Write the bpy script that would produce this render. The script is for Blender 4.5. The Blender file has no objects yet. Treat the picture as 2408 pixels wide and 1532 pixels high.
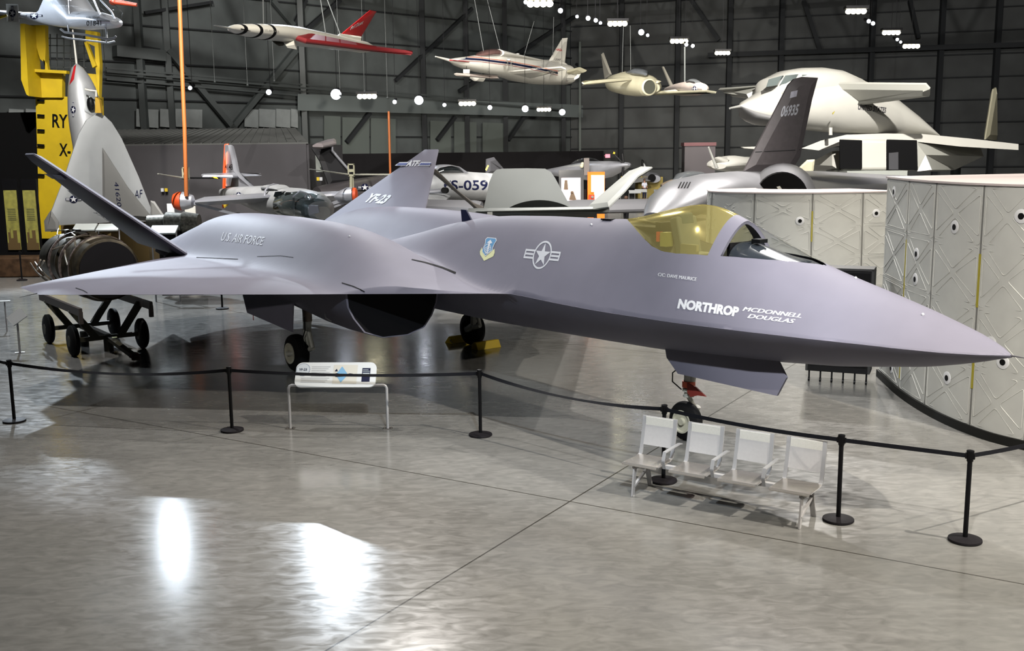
import bpy, bmesh, math, random
import numpy as np
from mathutils import Vector, Matrix
from mathutils.bvhtree import BVHTree
random.seed(7)
SC = bpy.context.scene
COL = SC.collection
# ------------------------------------------------------------------ camera
FPX, PITCH, ROLL, CAMH = 2468.2, .165, -.011, 4.185
cam_d = bpy.data.cameras.new('camera'); cam = bpy.data.objects.new('camera', cam_d); COL.objects.link(cam)
cam_d.sensor_width = 36; cam_d.lens = FPX / 2408 * 36; cam_d.clip_end = 400
_U = Vector((0, math.sin(PITCH), math.cos(PITCH))); _R = Vector((1, 0, 0)); _F = Vector((0, math.cos(PITCH), -math.sin(PITCH)))
_r = _R * math.cos(ROLL) + _U * math.sin(ROLL); _u = -_R * math.sin(ROLL) + _U * math.cos(ROLL)
_m = Matrix((_r, _u, -_F)).transposed().to_4x4(); _m.translation = (0, 0, CAMH)
cam.matrix_world = _m; SC.camera = cam
CAM = Vector((0, 0, CAMH))
# ------------------------------------------------------------------ look
SC.view_settings.view_transform = 'Standard'; SC.view_settings.look = 'None'
SC.view_settings.exposure = 0.0; SC.view_settings.gamma = 1; SC.view_settings.use_curve_mapping = False
wd = bpy.data.worlds.new('hangar_air'); SC.world = wd; wd.use_nodes = True
wd.node_tree.nodes['Background'].inputs[0].default_value = (.8, .9, 1, 1)
wd.node_tree.nodes['Background'].inputs[1].default_value = 0.006
# ------------------------------------------------------------------ hall lamps, plus fill spots added to brighten single parts
def spot(name, loc, aim, power, size=100, blend=.4, color=(1, .95, .88), rad=.12):
    d = bpy.data.lights.new(name, 'SPOT'); d.energy = power * 1.7; d.spot_size = math.radians(size); d.spot_blend = blend
    d.color = color; d.shadow_soft_size = rad
    o = bpy.data.objects.new(name, d); COL.objects.link(o); o.location = loc
    o.rotation_euler = (Vector(aim) - Vector(loc)).to_track_quat('-Z', 'Y').to_euler()
    return o
COOL = (.80, .90, 1); WARM = (1, .93, .82); NEUT = (1, .96, .91)
for a in [
    # two strong cool lamps behind the jet; they throw its shadow towards the visitor and glint on the floor
    ((-15.3, 45, 13.1), (-4, 10, 0), 650, 60, .6, COOL), ((-8.9, 50, 13.9), (-1.5, 8, 0), 5200, 50, .6, COOL),
    ((-3, 30, 14), (-4, 18, 0), 3400, 110, .5, NEUT), ((6, 24, 14), (4, 16, 0), 5000, 110, .5, NEUT),
    # warm lamps over the aisle
    ((11, 7, 13.5), (6, 12, 0), 10500, 70, .6, WARM), ((3, 0, 13.5), (3, 9, 0), 5600, 60, .9, WARM), ((-7, 2, 13), (-4, 8, 0), 1000, 60, .9, NEUT), ((0, 2, 11), (9, 16, 1.5), 8000, 42, .5, NEUT),  # the last is a fill added to brighten the near fairing
    # over the jet
    ((-7, 18, 15), (-6, 18, 0), 3800, 80, .5, NEUT), ((1, 4, 9), (1.5, 15, 2.4), 4200, 44, .6, COOL),  # the cool one is a fill added on the visitor's side for the jet's flank
    ((-18, 28, 14), (-9, 27, 0), 2600, 80, .5, COOL), ((-17, 38, 14), (-10, 28.5, 0), 17000, 52, .4, COOL), ((-11, 4, 5), (-4.6, 20.6, .6), 1100, 13, .5, NEUT), ((10, 34, 14), (2, 25, 0), 9500, 60, .4, NEUT),  # the low narrow one is added to brighten the main gear
    ((17, 8, 11), (9, 17, 2), 5500, 70, .5, WARM), ((14, 18, 13), (8, 25, 2), 3500, 60, .5, WARM), ((2, 38, 15), (2, 32, 0), 3000, 60, .5, NEUT),
    # fill spots added to brighten the aircraft and walls behind
    ((-12, 28, 13), (-16, 37, 4), 12000, 60, .5, NEUT), ((12, 28, 14), (20, 46, 5), 30000, 70, .5, NEUT), ((14, 20, 12), (13, 32, 5), 4500, 50, .5, NEUT),
    ((4, 26, 14), (2, 42, 2), 16000, 60, .5, NEUT), ((4, 46, 15), (6, 62, 3), 16000, 90, .5, NEUT), ((0, 35, 6), (0, 60, 10), 30000, 50, .5, WARM),
    ((14, 62, 15), (14, 72, 0), 14000, 110, .5, WARM), ((-6, 24, 12), (-8, 36, 10), 7000, 50, .5, WARM), ((-14, 24, 8), (-10, 27, 9), 900, 60, .5, COOL),
    ((-15, 46, 19), (-22, 75, 6), 14000, 70, .8, NEUT), ((-10, 32, 14), (-8, 45, 3), 13000, 60, .5, NEUT), ((-4, 40, 20), (-10, 78, 6), 21000, 90, .8, NEUT), ((20, 50, 20), (25, 90, 8), 9000, 100, .8, NEUT)]:
    spot('lamp_or_fill_spot', a[0], a[1], a[2], a[3], a[4], a[5])
# ------------------------------------------------------------------ pixel helpers (used to measure places, each at its own depth)
def ray(u, v):
    X, Y = u - 1204, v - 766
    x = (X * math.cos(ROLL) + Y * math.sin(ROLL)) / FPX; y = (-X * math.sin(ROLL) + Y * math.cos(ROLL)) / FPX
    return Vector((x, math.cos(PITCH) - y * math.sin(PITCH), -math.sin(PITCH) - y * math.cos(PITCH)))
YS = 1.
def P(u, v, Y):
    r = ray(u, v); return CAM + r * (Y * YS / r.y)
def G(u, v, z=0.):
    r = ray(u, v); return CAM + r * ((z - CAMH) / r.z)
def pxm(Y): return Y / FPX          # metres per pixel at depth Y
# ------------------------------------------------------------------ materials
ALB = .5    # real surfaces are darker than they look in the bright hall
def srgb(c):
    return tuple((x / 255 / 12.92) if x / 255 <= .04045 else ((x / 255 + .055) / 1.055) ** 2.4 for x in c)
MATS = {}
def mat(name, rgb, rough=.6, metal=0, noise=0, nscale=4, emit=0, coat=0, alpha=None, spec=.5, bump=0):
    """procedural paint / metal: base colour broken up by noise"""
    if name in MATS: return MATS[name]
    m = bpy.data.materials.new(name); m.use_nodes = True; nt = m.node_tree; b = nt.nodes['Principled BSDF']
    c = tuple(x * (1 if emit or metal > .3 else ALB if max(rgb) > 60 else .8) for x in srgb(rgb)) + (1,)
    b.inputs['Base Color'].default_value = c; b.inputs['Roughness'].default_value = rough; b.inputs['Metallic'].default_value = metal
    b.inputs['Specular IOR Level'].default_value = spec if max(rgb) > 60 or name in ('dark_window_glass', 'glareshield_gloss') else .12
    if coat: b.inputs['Coat Weight'].default_value = coat
    if emit:
        b.inputs['Emission Color'].default_value = c; b.inputs['Emission Strength'].default_value = emit
    if noise or bump:
        tc = nt.nodes.new('ShaderNodeTexCoord'); n = nt.nodes.new('ShaderNodeTexNoise')
        n.inputs['Scale'].default_value = nscale; n.inputs['Detail'].default_value = 6
        nt.links.new(tc.outputs['Object'], n.inputs['Vector'])
        if noise:
            r = nt.nodes.new('ShaderNodeValToRGB')
            r.color_ramp.elements[0].position = .3; r.color_ramp.elements[1].position = .7
            r.color_ramp.elements[0].color = tuple(x * (1 - noise) for x in c[:3]) + (1,)
            r.color_ramp.elements[1].color = tuple(min(1, x * (1 + noise)) for x in c[:3]) + (1,)
            nt.links.new(n.outputs['Fac'], r.inputs[0]); nt.links.new(r.outputs[0], b.inputs['Base Color'])
        if bump:
            bp = nt.nodes.new('ShaderNodeBump'); bp.inputs['Strength'].default_value = bump
            nt.links.new(n.outputs['Fac'], bp.inputs['Height']); nt.links.new(bp.outputs[0], b.inputs['Normal'])
    MATS[name] = m
    return m
def glass(name, tint, refl=.12, rough=.03, rcol=(1, 1, 1), fmix=1.45, haze=0):
    m = bpy.data.materials.new(name); m.use_nodes = True; nt = m.node_tree
    for n in list(nt.nodes):
        if n.type != 'OUTPUT_MATERIAL': nt.nodes.remove(n)
    out = nt.nodes[0]; tr = nt.nodes.new('ShaderNodeBsdfTransparent'); gl = nt.nodes.new('ShaderNodeBsdfGlossy')
    tr.inputs[0].default_value = tint + (1,); gl.inputs['Color'].default_value = rcol + (1,); gl.inputs['Roughness'].default_value = rough
    fr = nt.nodes.new('ShaderNodeLayerWeight'); fr.inputs[0].default_value = .5
    pw = nt.nodes.new('ShaderNodeMath'); pw.operation = 'POWER'; pw.inputs[1].default_value = 5; nt.links.new(fr.outputs['Facing'], pw.inputs[0])
    ml = nt.nodes.new('ShaderNodeMath'); ml.operation = 'MULTIPLY'; ml.inputs[1].default_value = .75; nt.links.new(pw.outputs[0], ml.inputs[0])
    ad = nt.nodes.new('ShaderNodeMath'); ad.operation = 'ADD'; ad.inputs[1].default_value = refl; ad.use_clamp = True
    mx = nt.nodes.new('ShaderNodeMixShader')
    nt.links.new(ml.outputs[0], ad.inputs[0]); nt.links.new(ad.outputs[0], mx.inputs[0])
    nt.links.new(tr.outputs[0], mx.inputs[1]); nt.links.new(gl.outputs[0], mx.inputs[2]); nt.links.new(mx.outputs[0], out.inputs[0])
    if haze:
        df = nt.nodes.new('ShaderNodeBsdfDiffuse'); df.inputs[0].default_value = rcol + (1,); m2 = nt.nodes.new('ShaderNodeMixShader'); m2.inputs[0].default_value = haze
        nt.links.new(mx.outputs[0], m2.inputs[1]); nt.links.new(df.outputs[0], m2.inputs[2]); nt.links.new(m2.outputs[0], out.inputs[0])
    MATS[name] = m
    return m
YFG = mat('stealth_grey_paint', (124, 122, 136), .62, 0, .06, 1.3, spec=.15)
DKG = mat('dark_grey_paint', (70, 68, 74), .6, 0, .06, 2)
BLACK = mat('flat_black', (5, 5, 6), .8, spec=.1); RUB = mat('tyre_rubber', (15, 15, 16), .75, 0, .1, 20)
SATB = mat('satin_black_metal', (11, 11, 13), .45, 0, .1, 10)
BELT = mat('black_belt_webbing', (12, 13, 18), .8)
WPAINT = mat('white_gear_paint', (200, 200, 188), .5, 0, .08, 8)
DECW = mat('white_marking', (225, 227, 232), .6); DECG = mat('pale_grey_marking', (205, 208, 216), .6); DECM = mat('mid_grey_marking', (165, 165, 172), .6)
CHAIRW = mat('white_perforated_steel', (206, 204, 204), .42, .15, .03, 30)
STEEL = mat('brushed_steel', (150, 146, 142), .3, .9, .1, 3)
ALU = mat('silver_powdercoat', (190, 190, 192), .4, .3)
SILV = mat('polished_aluminium', (176, 178, 186), .34, .75, .12, 1.2)
SILD = mat('dull_aluminium', (150, 152, 154), .45, .4, .12, 1.5)
WHITE = mat('white_aircraft_paint', (228, 226, 216), .35, 0, .03, 1)
CREAM = mat('cream_aircraft_paint', (205, 200, 172), .4, 0, .05, 1)
RED = mat('red_paint', (196, 26, 34), .5); DRED = mat('dull_red_paint', (150, 40, 45), .5)
ORANGE = mat('orange_paint', (232, 84, 24), .5); ORPOLE = mat('orange_pole_paint', (190, 105, 44), .5)
YEL = mat('yellow_paint', (240, 205, 20), .5, 0, .08, 2); YELS = mat('yellow_strip', (168, 156, 30), .6)
BLUE = mat('emblem_blue', (66, 140, 190), .6); NAVY = mat('navy_marking', (16, 20, 46), .6); PYEL = mat('emblem_pale_yellow', (220, 222, 168), .6)
OLIVE = mat('olive_drab_paint', (64, 62, 44), .6, 0, .15, 6)
DGL = mat('dark_window_glass', (20, 24, 26), .12, 0)
GREY = mat('light_grey_composite', (205, 205, 198), .6, 0, .05, 3); GREYD = mat('grey_groove', (118, 117, 112), .7)
WHALE = mat('whale_grey_paint', (150, 154, 152), .6, 0, .04, 1)
BLK2 = mat('dark_titanium', (112, 110, 114), .5, .2, .1, 3); BLK3 = mat('dark_tail_paint', (92, 86, 88), .6, 0, .12, 6)
STEELG = mat('grey_green_steel', (70, 76, 76), .6); STEELD = mat('dark_steel', (34, 36, 38), .7)
GLASS = glass('clear_canopy_glass', (.95, .96, .96), .03)
GOLD = glass('gold_tinted_canopy_glass', (.93, .90, .66), .16, .10, (.95, .80, .30), 1.4, .08)
# ------------------------------------------------------------------ mesh builder
def wloc(o):
    v = Vector((0, 0, 0))
    while o: v += o.location; o = o.parent
    return v
class M:
    def __init__(s): s.b = bmesh.new()
    def face(s, vs):
        try: return s.b.faces.new(vs)
        except ValueError: return None
    def poly(s, pts): return s.face([s.b.verts.new(p) for p in pts])
    def box(s, c, d, R=None):
        c = Vector(c); v = []
        for x in (-.5, .5):
            for y in (-.5, .5):
                for z in (-.5, .5):
                    p = Vector((x * d[0], y * d[1], z * d[2])); p = R @ p if R else p
                    v.append(s.b.verts.new(c + p))
        for f in ((0, 1, 3, 2), (4, 6, 7, 5), (0, 4, 5, 1), (2, 3, 7, 6), (0, 2, 6, 4), (1, 5, 7, 3)): s.face([v[i] for i in f])
        return s
    def rings(s, rs, close=True, caps=True):
        vs = [[s.b.verts.new(p) for p in r] for r in rs]; n = len(rs[0])
        for a, b in zip(vs, vs[1:]):
            for i in range(n if close else n - 1): s.face([a[i], a[(i + 1) % n], b[(i + 1) % n], b[i]])
        if caps: s.face(vs[0][::-1]); s.face(vs[-1])
        return s
    def _fr(s, d):
        d = Vector(d).normalized(); a = Vector((0, 0, 1)) if abs(d.z) < .95 else Vector((1, 0, 0))
        x = d.cross(a).normalized(); return x, x.cross(d).normalized()
    def cyl(s, a, b, r0, r1=None, n=16, caps=True):
        a, b = Vector(a), Vector(b); r1 = r0 if r1 is None else r1; x, y = s._fr(b - a)
        s.rings([[p + (x * math.cos(t) + y * math.sin(t)) * r for t in [2 * math.pi * i / n for i in range(n)]] for p, r in ((a, r0), (b, r1))], True, caps)
        return s
    def lathe(s, o, d, prof, n=24, caps=True):
        o = Vector(o); d = Vector(d).normalized(); x, y = s._fr(d)
        s.rings([[o + d * h + (x * math.cos(t) + y * math.sin(t)) * max(r, 1e-4) for t in [2 * math.pi * i / n for i in range(n)]] for h, r in prof], True, caps)
        return s
    def tube(s, pts, r, n=8):
        pts = [Vector(p) for p in pts]; rs = []
        for i, p in enumerate(pts):
            d = (pts[min(i + 1, len(pts) - 1)] - pts[max(i - 1, 0)])
            if i == 0: x, y = s._fr(d)
            else:
                dn = d.normalized(); x = (x - dn * x.dot(dn)).normalized(); y = x.cross(dn).normalized()
            rr = r[i] if isinstance(r, (list, tuple)) else r
            rs.append([p + (x * math.cos(t) + y * math.sin(t)) * rr for t in [2 * math.pi * k / n for k in range(n)]])
        s.rings(rs); return s
    def beam(s, a, b, w, h=None):
        a, b = Vector(a), Vector(b); h = h or w; x, y = s._fr(b - a)
        s.rings([[p + x * w * i / 2 + y * h * j / 2 for i, j in ((-1, -1), (1, -1), (1, 1), (-1, 1))] for p in (a, b)]); return s
    def prism(s, pts, off):
        off = Vector(off); pts = [Vector(p) for p in pts]
        s.rings([[p - off / 2 for p in pts], [p + off / 2 for p in pts]]); return s
    def slab(s, pts, t, k=.82, nrm=None):
        """aerofoil-like plate: outline edge thin, thick in the middle"""
        pts = [Vector(p) for p in pts]; c = sum(pts, Vector()) / len(pts); n_ = len(pts)
        if nrm is None:
            nrm = Vector()
            for i in range(n_): nrm += (pts[i] - c).cross(pts[(i + 1) % n_] - c)
        nn = Vector(nrm).normalized(); h = nn * t / 2
        dims = max((p - c).length for p in pts); narrow = min(abs((pts[(i + 1) % n_] - p).normalized().cross(c - p).length) for i, p in enumerate(pts) if (pts[(i + 1) % n_] - p).length > dims * .3)
        ins = min(t * 1.3, narrow * .45); ip_ = []
        for i, p in enumerate(pts):
            e0 = (p - pts[i - 1]).normalized(); e1 = (pts[(i + 1) % n_] - p).normalized(); m0, m1 = nn.cross(e0), nn.cross(e1)
            bs = m0 + m1; L = max(bs.length, .5); bs = bs.normalized() if bs.length > 1e-4 else m0
            ip_.append(p + bs * min(ins * 2 / L, ins * 1.6))
        s.rings([[p + h for p in ip_], [p + h * .25 for p in pts], [p - h * .25 for p in pts], [p - h for p in ip_]])
        return s
    def ball(s, c, r, n=14):
        c = Vector(c); r = (r, r, r) if not isinstance(r, (tuple, list)) else r; rs = []
        for i in range(n // 2 + 1):
            a = math.pi * i / (n // 2)
            rs.append([c + Vector((math.sin(a) * math.cos(t) * r[0], math.sin(a) * math.sin(t) * r[1], math.cos(a) * r[2])) if 0 < i < n // 2 else c + Vector((math.cos(t) * 1e-4, math.sin(t) * 1e-4, math.cos(a) * r[2])) for t in [2 * math.pi * j / n for j in range(n)]])
        s.rings(rs); return s
    def fus(s, st, n=20, e=2., flat=0):
        """body traced station by station: (u, top, bottom, depth, half width)"""
        A = P(st[0][0], (st[0][1] + st[0][2]) / 2, st[0][3]); B = P(st[-1][0], (st[-1][1] + st[-1][2]) / 2, st[-1][3])
        d = B - A; d.z = 0; d.normalize(); h = Vector((-d.y, d.x, 0)); rs = []
        for q in st:
            u, vt, vb, Y, w = q[:5]; a, b = P(u, vt, Y), P(u, vb, Y); c = (a + b) / 2; hh = max((a.z - b.z) / 2, .004)
            r = []
            for i in range(n):
                t = 2 * math.pi * (i + .5) / n; C, S = math.cos(t), math.sin(t)
                r.append(c + h * w * math.copysign(abs(C) ** (2 / e), C) + Vector((0, 0, hh * math.copysign(abs(S) ** (2 / e), S))))
            rs.append(r)
        s.rings(rs); return s
    def out(s, name, m, parent=None, smooth=35, label=None, bevel=0, world=True, kind=None, local=False):
        bmesh.ops.remove_doubles(s.b, verts=s.b.verts, dist=1e-5)
        bmesh.ops.recalc_face_normals(s.b, faces=s.b.faces)
        if smooth:
            for f in s.b.faces: f.smooth = True
            for e in s.b.edges:
                if len(e.link_faces) == 2: e.smooth = e.calc_face_angle(0) < math.radians(smooth)
                else: e.smooth = False
        if parent and not local:
            off = wloc(parent)
            for v in s.b.verts: v.co -= off
        me = bpy.data.meshes.new(name); s.b.to_mesh(me); s.b.free()
        for mm in (m if isinstance(m, (list, tuple)) else [m]): me.materials.append(mm)
        o = bpy.data.objects.new(name, me); COL.objects.link(o)
        if parent: o.parent = parent
        if bevel:
            bv = o.modifiers.new('bevel', 'BEVEL'); bv.width = bevel; bv.segments = 2; bv.limit_method = 'ANGLE'
        if label: o['label'] = label
        if kind: o['kind'] = kind
        return o
def thing(name, label, cat, loc=(0, 0, 0), rz=0, group=None):
    o = bpy.data.objects.new(name, None); COL.objects.link(o); o.location = loc; o.rotation_euler = (0, 0, rz)
    o.empty_display_size = .1; o['label'] = label; o['category'] = cat
    if group: o['group'] = group
    return o
def tag(o, label, cat, group=None):
    o['label'] = label; o['category'] = cat
    if group: o['group'] = group
    return o
def dup(root, loc, rz, label, group=None):
    r = root.copy(); COL.objects.link(r); r.location = loc; r.rotation_euler = (0, 0, rz); r['label'] = label
    if group: r['group'] = group
    def rec(a, b):
        for ch in a.children:
            c = ch.copy(); COL.objects.link(c); c.parent = b; rec(ch, c)
    rec(root, r); return r
def fl(p): return (p.x, p.y, 0)
# ------------------------------------------------------------------ lettering
FONTC = {}
def text_polys(txt, bold=0, shear=0, nx=14, ny=3, fat=0):
    """letters as a bmesh scaled to the unit square"""
    cu = bpy.data.curves.new('t', 'FONT'); cu.body = txt; cu.offset = bold; cu.shear = shear; cu.resolution_u = 3
    ob = bpy.data.objects.new('t', cu); COL.objects.link(ob)
    me = bpy.data.meshes.new_from_object(ob.evaluated_get(bpy.context.evaluated_depsgraph_get()))
    bpy.data.objects.remove(ob); bpy.data.curves.remove(cu)
    b = bmesh.new(); b.from_mesh(me); bpy.data.meshes.remove(me)
    xs = [v.co.x for v in b.verts]; ys = [v.co.y for v in b.verts]; x0, x1, y0, y1 = min(xs), max(xs), min(ys), max(ys)
    for v in b.verts: v.co = Vector(((v.co.x - x0) / (x1 - x0), (v.co.y - y0) / (y1 - y0), 0))
    if fat:
        g = bmesh.ops.duplicate(b, geom=b.verts[:] + b.edges[:] + b.faces[:])['geom']
        for e in g:
            if isinstance(e, bmesh.types.BMVert): e.co.x += fat
    gridcut(b, nx, ny, 0, 1, 0, 1)
    return b
def gridcut(b, nx, ny, x0, x1, y0, y1):
    for n, ax, a, c in ((nx, Vector((1, 0, 0)), x0, x1), (ny, Vector((0, 1, 0)), y0, y1)):
        for i in range(1, n):
            bmesh.ops.bisect_plane(b, geom=b.verts[:] + b.edges[:] + b.faces[:], plane_co=ax * (a + (c - a) * i / n), plane_no=ax)
def polys_bm(polys, nx=8, ny=8):
    b = bmesh.new()
    for p in polys: b.faces.new([b.verts.new((x, y, 0)) for x, y in p])
    bmesh.ops.triangulate(b, faces=b.faces)
    xs = [v.co.x for v in b.verts]; ys = [v.co.y for v in b.verts]
    gridcut(b, nx, ny, min(xs), max(xs), min(ys), max(ys))
    return b
def place(b, f, name, m, parent, label=None):
    """map flat artwork through f onto a surface"""
    bad = []
    for v in b.verts:
        q = f(v.co.x, v.co.y)
        if q is None: bad.append(v)
        else: v.co = q
    if bad: bmesh.ops.delete(b, geom=bad, context='VERTS')
    me = bpy.data.meshes.new(name); b.to_mesh(me); b.free(); me.materials.append(m)
    o = bpy.data.objects.new(name, me); COL.objects.link(o); o.parent = parent
    if label: o['label'] = label
    return o
def ring_polys(r0, r1, n=28, sx=1, cx=0, cy=0):
    p = []
    for i in range(n):
        a, b = 2 * math.pi * i / n, 2 * math.pi * (i + 1) / n
        p.append([(cx + r0 * math.cos(a), cy + r0 * math.sin(a)), (cx + r1 * math.cos(a), cy + r1 * math.sin(a)), (cx + r1 * math.cos(b), cy + r1 * math.sin(b)), (cx + r0 * math.cos(b), cy + r0 * math.sin(b))])
    return p
def disc_poly(r, n=28, cx=0, cy=0): return [[(cx + r * math.cos(2 * math.pi * i / n), cy + r * math.sin(2 * math.pi * i / n)) for i in range(n)]]
def star_poly(r):
    pts = [((r if i % 2 == 0 else r * .382) * math.cos(math.pi / 2 + i * math.pi / 5), (r if i % 2 == 0 else r * .382) * math.sin(math.pi / 2 + i * math.pi / 5)) for i in range(10)]
    return [[(0, 0), pts[i], pts[(i + 1) % 10]] for i in range(10)]
def rect(x0, y0, x1, y1): return [(x0, y0), (x1, y0), (x1, y1), (x0, y1)]
def flat(o, ax, ay):
    o, ax, ay = Vector(o), Vector(ax), Vector(ay); return lambda x, y: o + ax * x + ay * y
def at_off(f, parent):
    off = wloc(parent)
    return lambda x, y: f(x, y) - off
def depth_map(c, xv, yv, Y, dY=(0, 0), back=.03):
    """artwork on an upright face at depth Y; c, xv, yv in pixels; dY is the depth change per unit"""
    def f(x, y):
        return P(c[0] + xv[0] * x + yv[0] * y, c[1] + xv[1] * x + yv[1] * y, Y + dY[0] * x + dY[1] * y - back)
    return f
def roundel(f, parent, name='insignia'):
    place(polys_bm(disc_poly(1) + [rect(-1.9, -.32, 1.9, .32)], 2, 2), f, name, NAVY, parent, 'navy disc and bar of the star insignia')
    g = lambda x, y: f(x, y) + (CAM - wloc(parent) - f(x, y)).normalized() * .012
    place(polys_bm(star_poly(.92) + [rect(-1.75, .06, -.95, .22), rect(-1.75, -.22, -.95, -.06), rect(.95, .06, 1.75, .22), rect(.95, -.22, 1.75, -.06)], 2, 2), g, name, DECW, parent, 'white star and bars of the insignia')
def letters(txt, f, name, m, parent, bold=.02, shear=0, label=None, nx=2, ny=2):
    return place(text_polys(txt, bold, shear, nx, ny), f, name, m, parent, label)
# ------------------------------------------------------------------ the stealth fighter (x runs aft from the nose, y to its right wing)
AX, AY, AH = 5.378, 11.078, -.914
jet = thing('stealth_fighter', 'dark grey diamond-winged stealth fighter parked in the middle of the floor, nose to the right', 'aircraft', (AX, AY, 0), AH + math.pi)
JM = Matrix.Translation((AX, AY, 0)) @ Matrix.Rotation(AH + math.pi, 4, 'Z'); JI = JM.inverted()
ip = lambda x, a: np.interp(x, [q[0] for q in a], [q[1] for q in a])
WT = [(0, .005), (.25, .28), (.55, .50), (1.0, .70), (1.5, .85), (2.0, .93), (2.8, 1.0), (4, 1.02), (5.5, 1.0), (7.0, 1.02), (7.5, 1.06), (13.18, 6.62), (13.25, 6.645), (14.42, 6.645), (14.5, 6.6), (17.69, 2.80), (18.5, 2.72), (19.3, 2.55), (20.3, 2.2), (20.7, 1.5), (20.9, .6)]
ZRT = [(0, 1.95), (1.4, 1.99), (2.5, 1.97), (4, 1.93), (5.5, 1.91), (6.5, 1.93), (7.5, 1.97), (10, 1.93), (13.2, 1.90), (18, 1.93), (21, 1.93)]
ZST = [(0, 1.955), (.12, 2.03), (.39, 2.14), (.91, 2.31), (1.46, 2.47), (2.05, 2.63), (2.45, 2.75), (3.01, 2.96), (3.5, 3.17), (3.94, 3.35), (4.2, 3.42), (4.45, 3.44), (5.04, 3.34), (5.55, 3.22), (5.95, 3.15), (6.66, 3.14), (7.69, 3.13), (8.7, 3.10), (9.44, 3.05), (10.63, 2.87), (11.5, 2.68), (13.28, 2.33), (15, 2.2), (17, 2.12), (21, 1.94)]
ZKT = [(0, 1.945), (.1, 1.90), (.37, 1.82), (.87, 1.70), (2, 1.53), (3, 1.44), (5, 1.31), (6.65, 1.27), (8.9, 1.23), (11.3, 1.25), (13, 1.35), (17, 1.45), (20.9, 1.9)]
WFT = [(0, 1), (6, 1.0), (7.5, 1.08), (8.6, 1.2), (9.6, 1.32), (11, 1.45), (12.5, 1.5), (16, 1.3), (21, 1.2)]
def sst(x, a, b):
    t = min(1, max(0, (x - a) / (b - a))); return t * t * (3 - 2 * t)
NAT = [(7.9, 0), (8.6, .10), (9.2, .30), (9.8, .52), (10.5, .74), (11.3, .90), (12.3, .98), (13.5, 1.02), (15.5, 1.0), (16.6, .93), (17.4, .80), (18.2, .58), (19.0, .32), (19.8, .08), (20.2, 0)]
def smooth_ip(x, a, k=.28): return (ip(x - k, a) + 2 * ip(x, a) + ip(x + k, a)) / 4
def ztop(x, y):
    y = np.abs(y); W = ip(x, WT); zr = smooth_ip(x, ZRT); zs = smooth_ip(x, ZST, .22 if x > .5 else 0)
    b = 1.05 + .95 * sst(x, 6.6, 10.2); q = sst(x, 6.5, 7.5); wf = W * (1 - q) + smooth_ip(x, WFT, .5) * q
    tw0 = .17 * sst(x, 7.5, 10.5)
    F = max(zs - zr - tw0, .005) * np.clip(1 - np.clip(y / wf, 0, 1) ** 1.7, 0, 1) ** b
    A = smooth_ip(x, NAT, .35) * .87; yc = 1.72; w = np.where(y > yc, 1.30, 1.15)
    N = A * np.clip(1 - (np.abs(y - yc) / w) ** 2.3, 0, 1) ** 1.8
    d = np.minimum(W - y, 3.0); tw = 0 if x < 7.5 else .17 * (1 - np.exp(-np.clip(d, 0, 9) / .9)) * sst(x, 7.5, 10.5)
    droop = np.clip((y - 3), 0, 9) * -.004
    return zr + (F ** 3 + N ** 3) ** (1 / 3) * np.where(y < W - .02, 1, 0) + tw + droop
def zbot(x, y):
    y = np.abs(y); W = ip(x, WT); zr = smooth_ip(x, ZRT); zk = smooth_ip(x, ZKT, .15); wk = W if x < 7.5 else 1.06
    g = np.clip(1 - np.clip(y / wk, 0, 1) ** 2.2, 0, 1) ** .95
    tw = 0 if x < 7.5 else .10 * (1 - np.exp(-np.clip(W - y, 0, 9) / .8)) * sst(x, 7.5, 10.5)
    return zr - np.maximum((zr - zk) * g, tw) + np.clip((y - 3), 0, 9) * -.004
YST = [(2.40, 0), (2.48, .08), (2.6, .16), (2.8, .265), (3.05, .365), (3.3, .44), (3.6, .51), (3.9, .565), (4.15, .59), (4.4, .6), (4.65, .585), (4.9, .535), (5.15, .45), (5.4, .34), (5.62, .225), (5.8, .12), (5.97, 0)]
xs = sorted(set([0, .03, .07, .12, .18, .25] + [round(.25 + .075 * i, 4) for i in range(1, 97)] + [3.66, 3.85, 2.40, 5.97] + [round(7.5 + .11 * i, 3) for i in range(1, 122)] + [13.18, 13.25, 14.42, 14.5, 17.69]))
n1, n2 = 9, 62
top_rows = []; bot_rows = []
for x in xs:
    W = float(ip(x, WT)); ys = max(float(ip(x, YST)), min(.04 * 1, W * .3)) if x > .3 else W * .3
    if x > 6.2: ys = max(ys, min(.5, (x - 6.2)))
    if x < 2.2 and x > .3: ys = max(ys, min(W * .3, (2.2 - x) * .5))
    half = [ys * i / n1 for i in range(n1)] + [ys + (W - ys) * (i / n2) for i in range(n2 + 1)]
    yy = np.array([-h for h in half[:0:-1]] + half)
    zt = ztop(x, yy); zb = zbot(x, yy); zr = float(smooth_ip(x, ZRT)) + min(0, (abs(W) - 3) * -.004 if W > 3 else 0)
    zt[0] = zt[-1] = zb[0] = zb[-1] = zr
    top_rows.append([(x, float(a), float(b)) for a, b in zip(yy, zt)]); bot_rows.append([(x, float(a), float(b)) for a, b in zip(yy, zb)])
bmt = bmesh.new()
def addgrid(rows, flip):
    V = [[bmt.verts.new(p) for p in r] for r in rows]
    for a, b in zip(V, V[1:]):
        for i in range(len(a) - 1):
            q = [a[i], a[i + 1], b[i + 1], b[i]]
            bmt.faces.new(q[::-1] if flip else q)
    return V
VT = addgrid(top_rows, False); VB = addgrid(bot_rows, True)
for k in range(len(VT[-1]) - 1): bmt.faces.new([VT[-1][k], VT[-1][k + 1], VB[-1][k + 1], VB[-1][k]])
bmesh.ops.remove_doubles(bmt, verts=bmt.verts, dist=1e-4)
bmt.normal_update()
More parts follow.
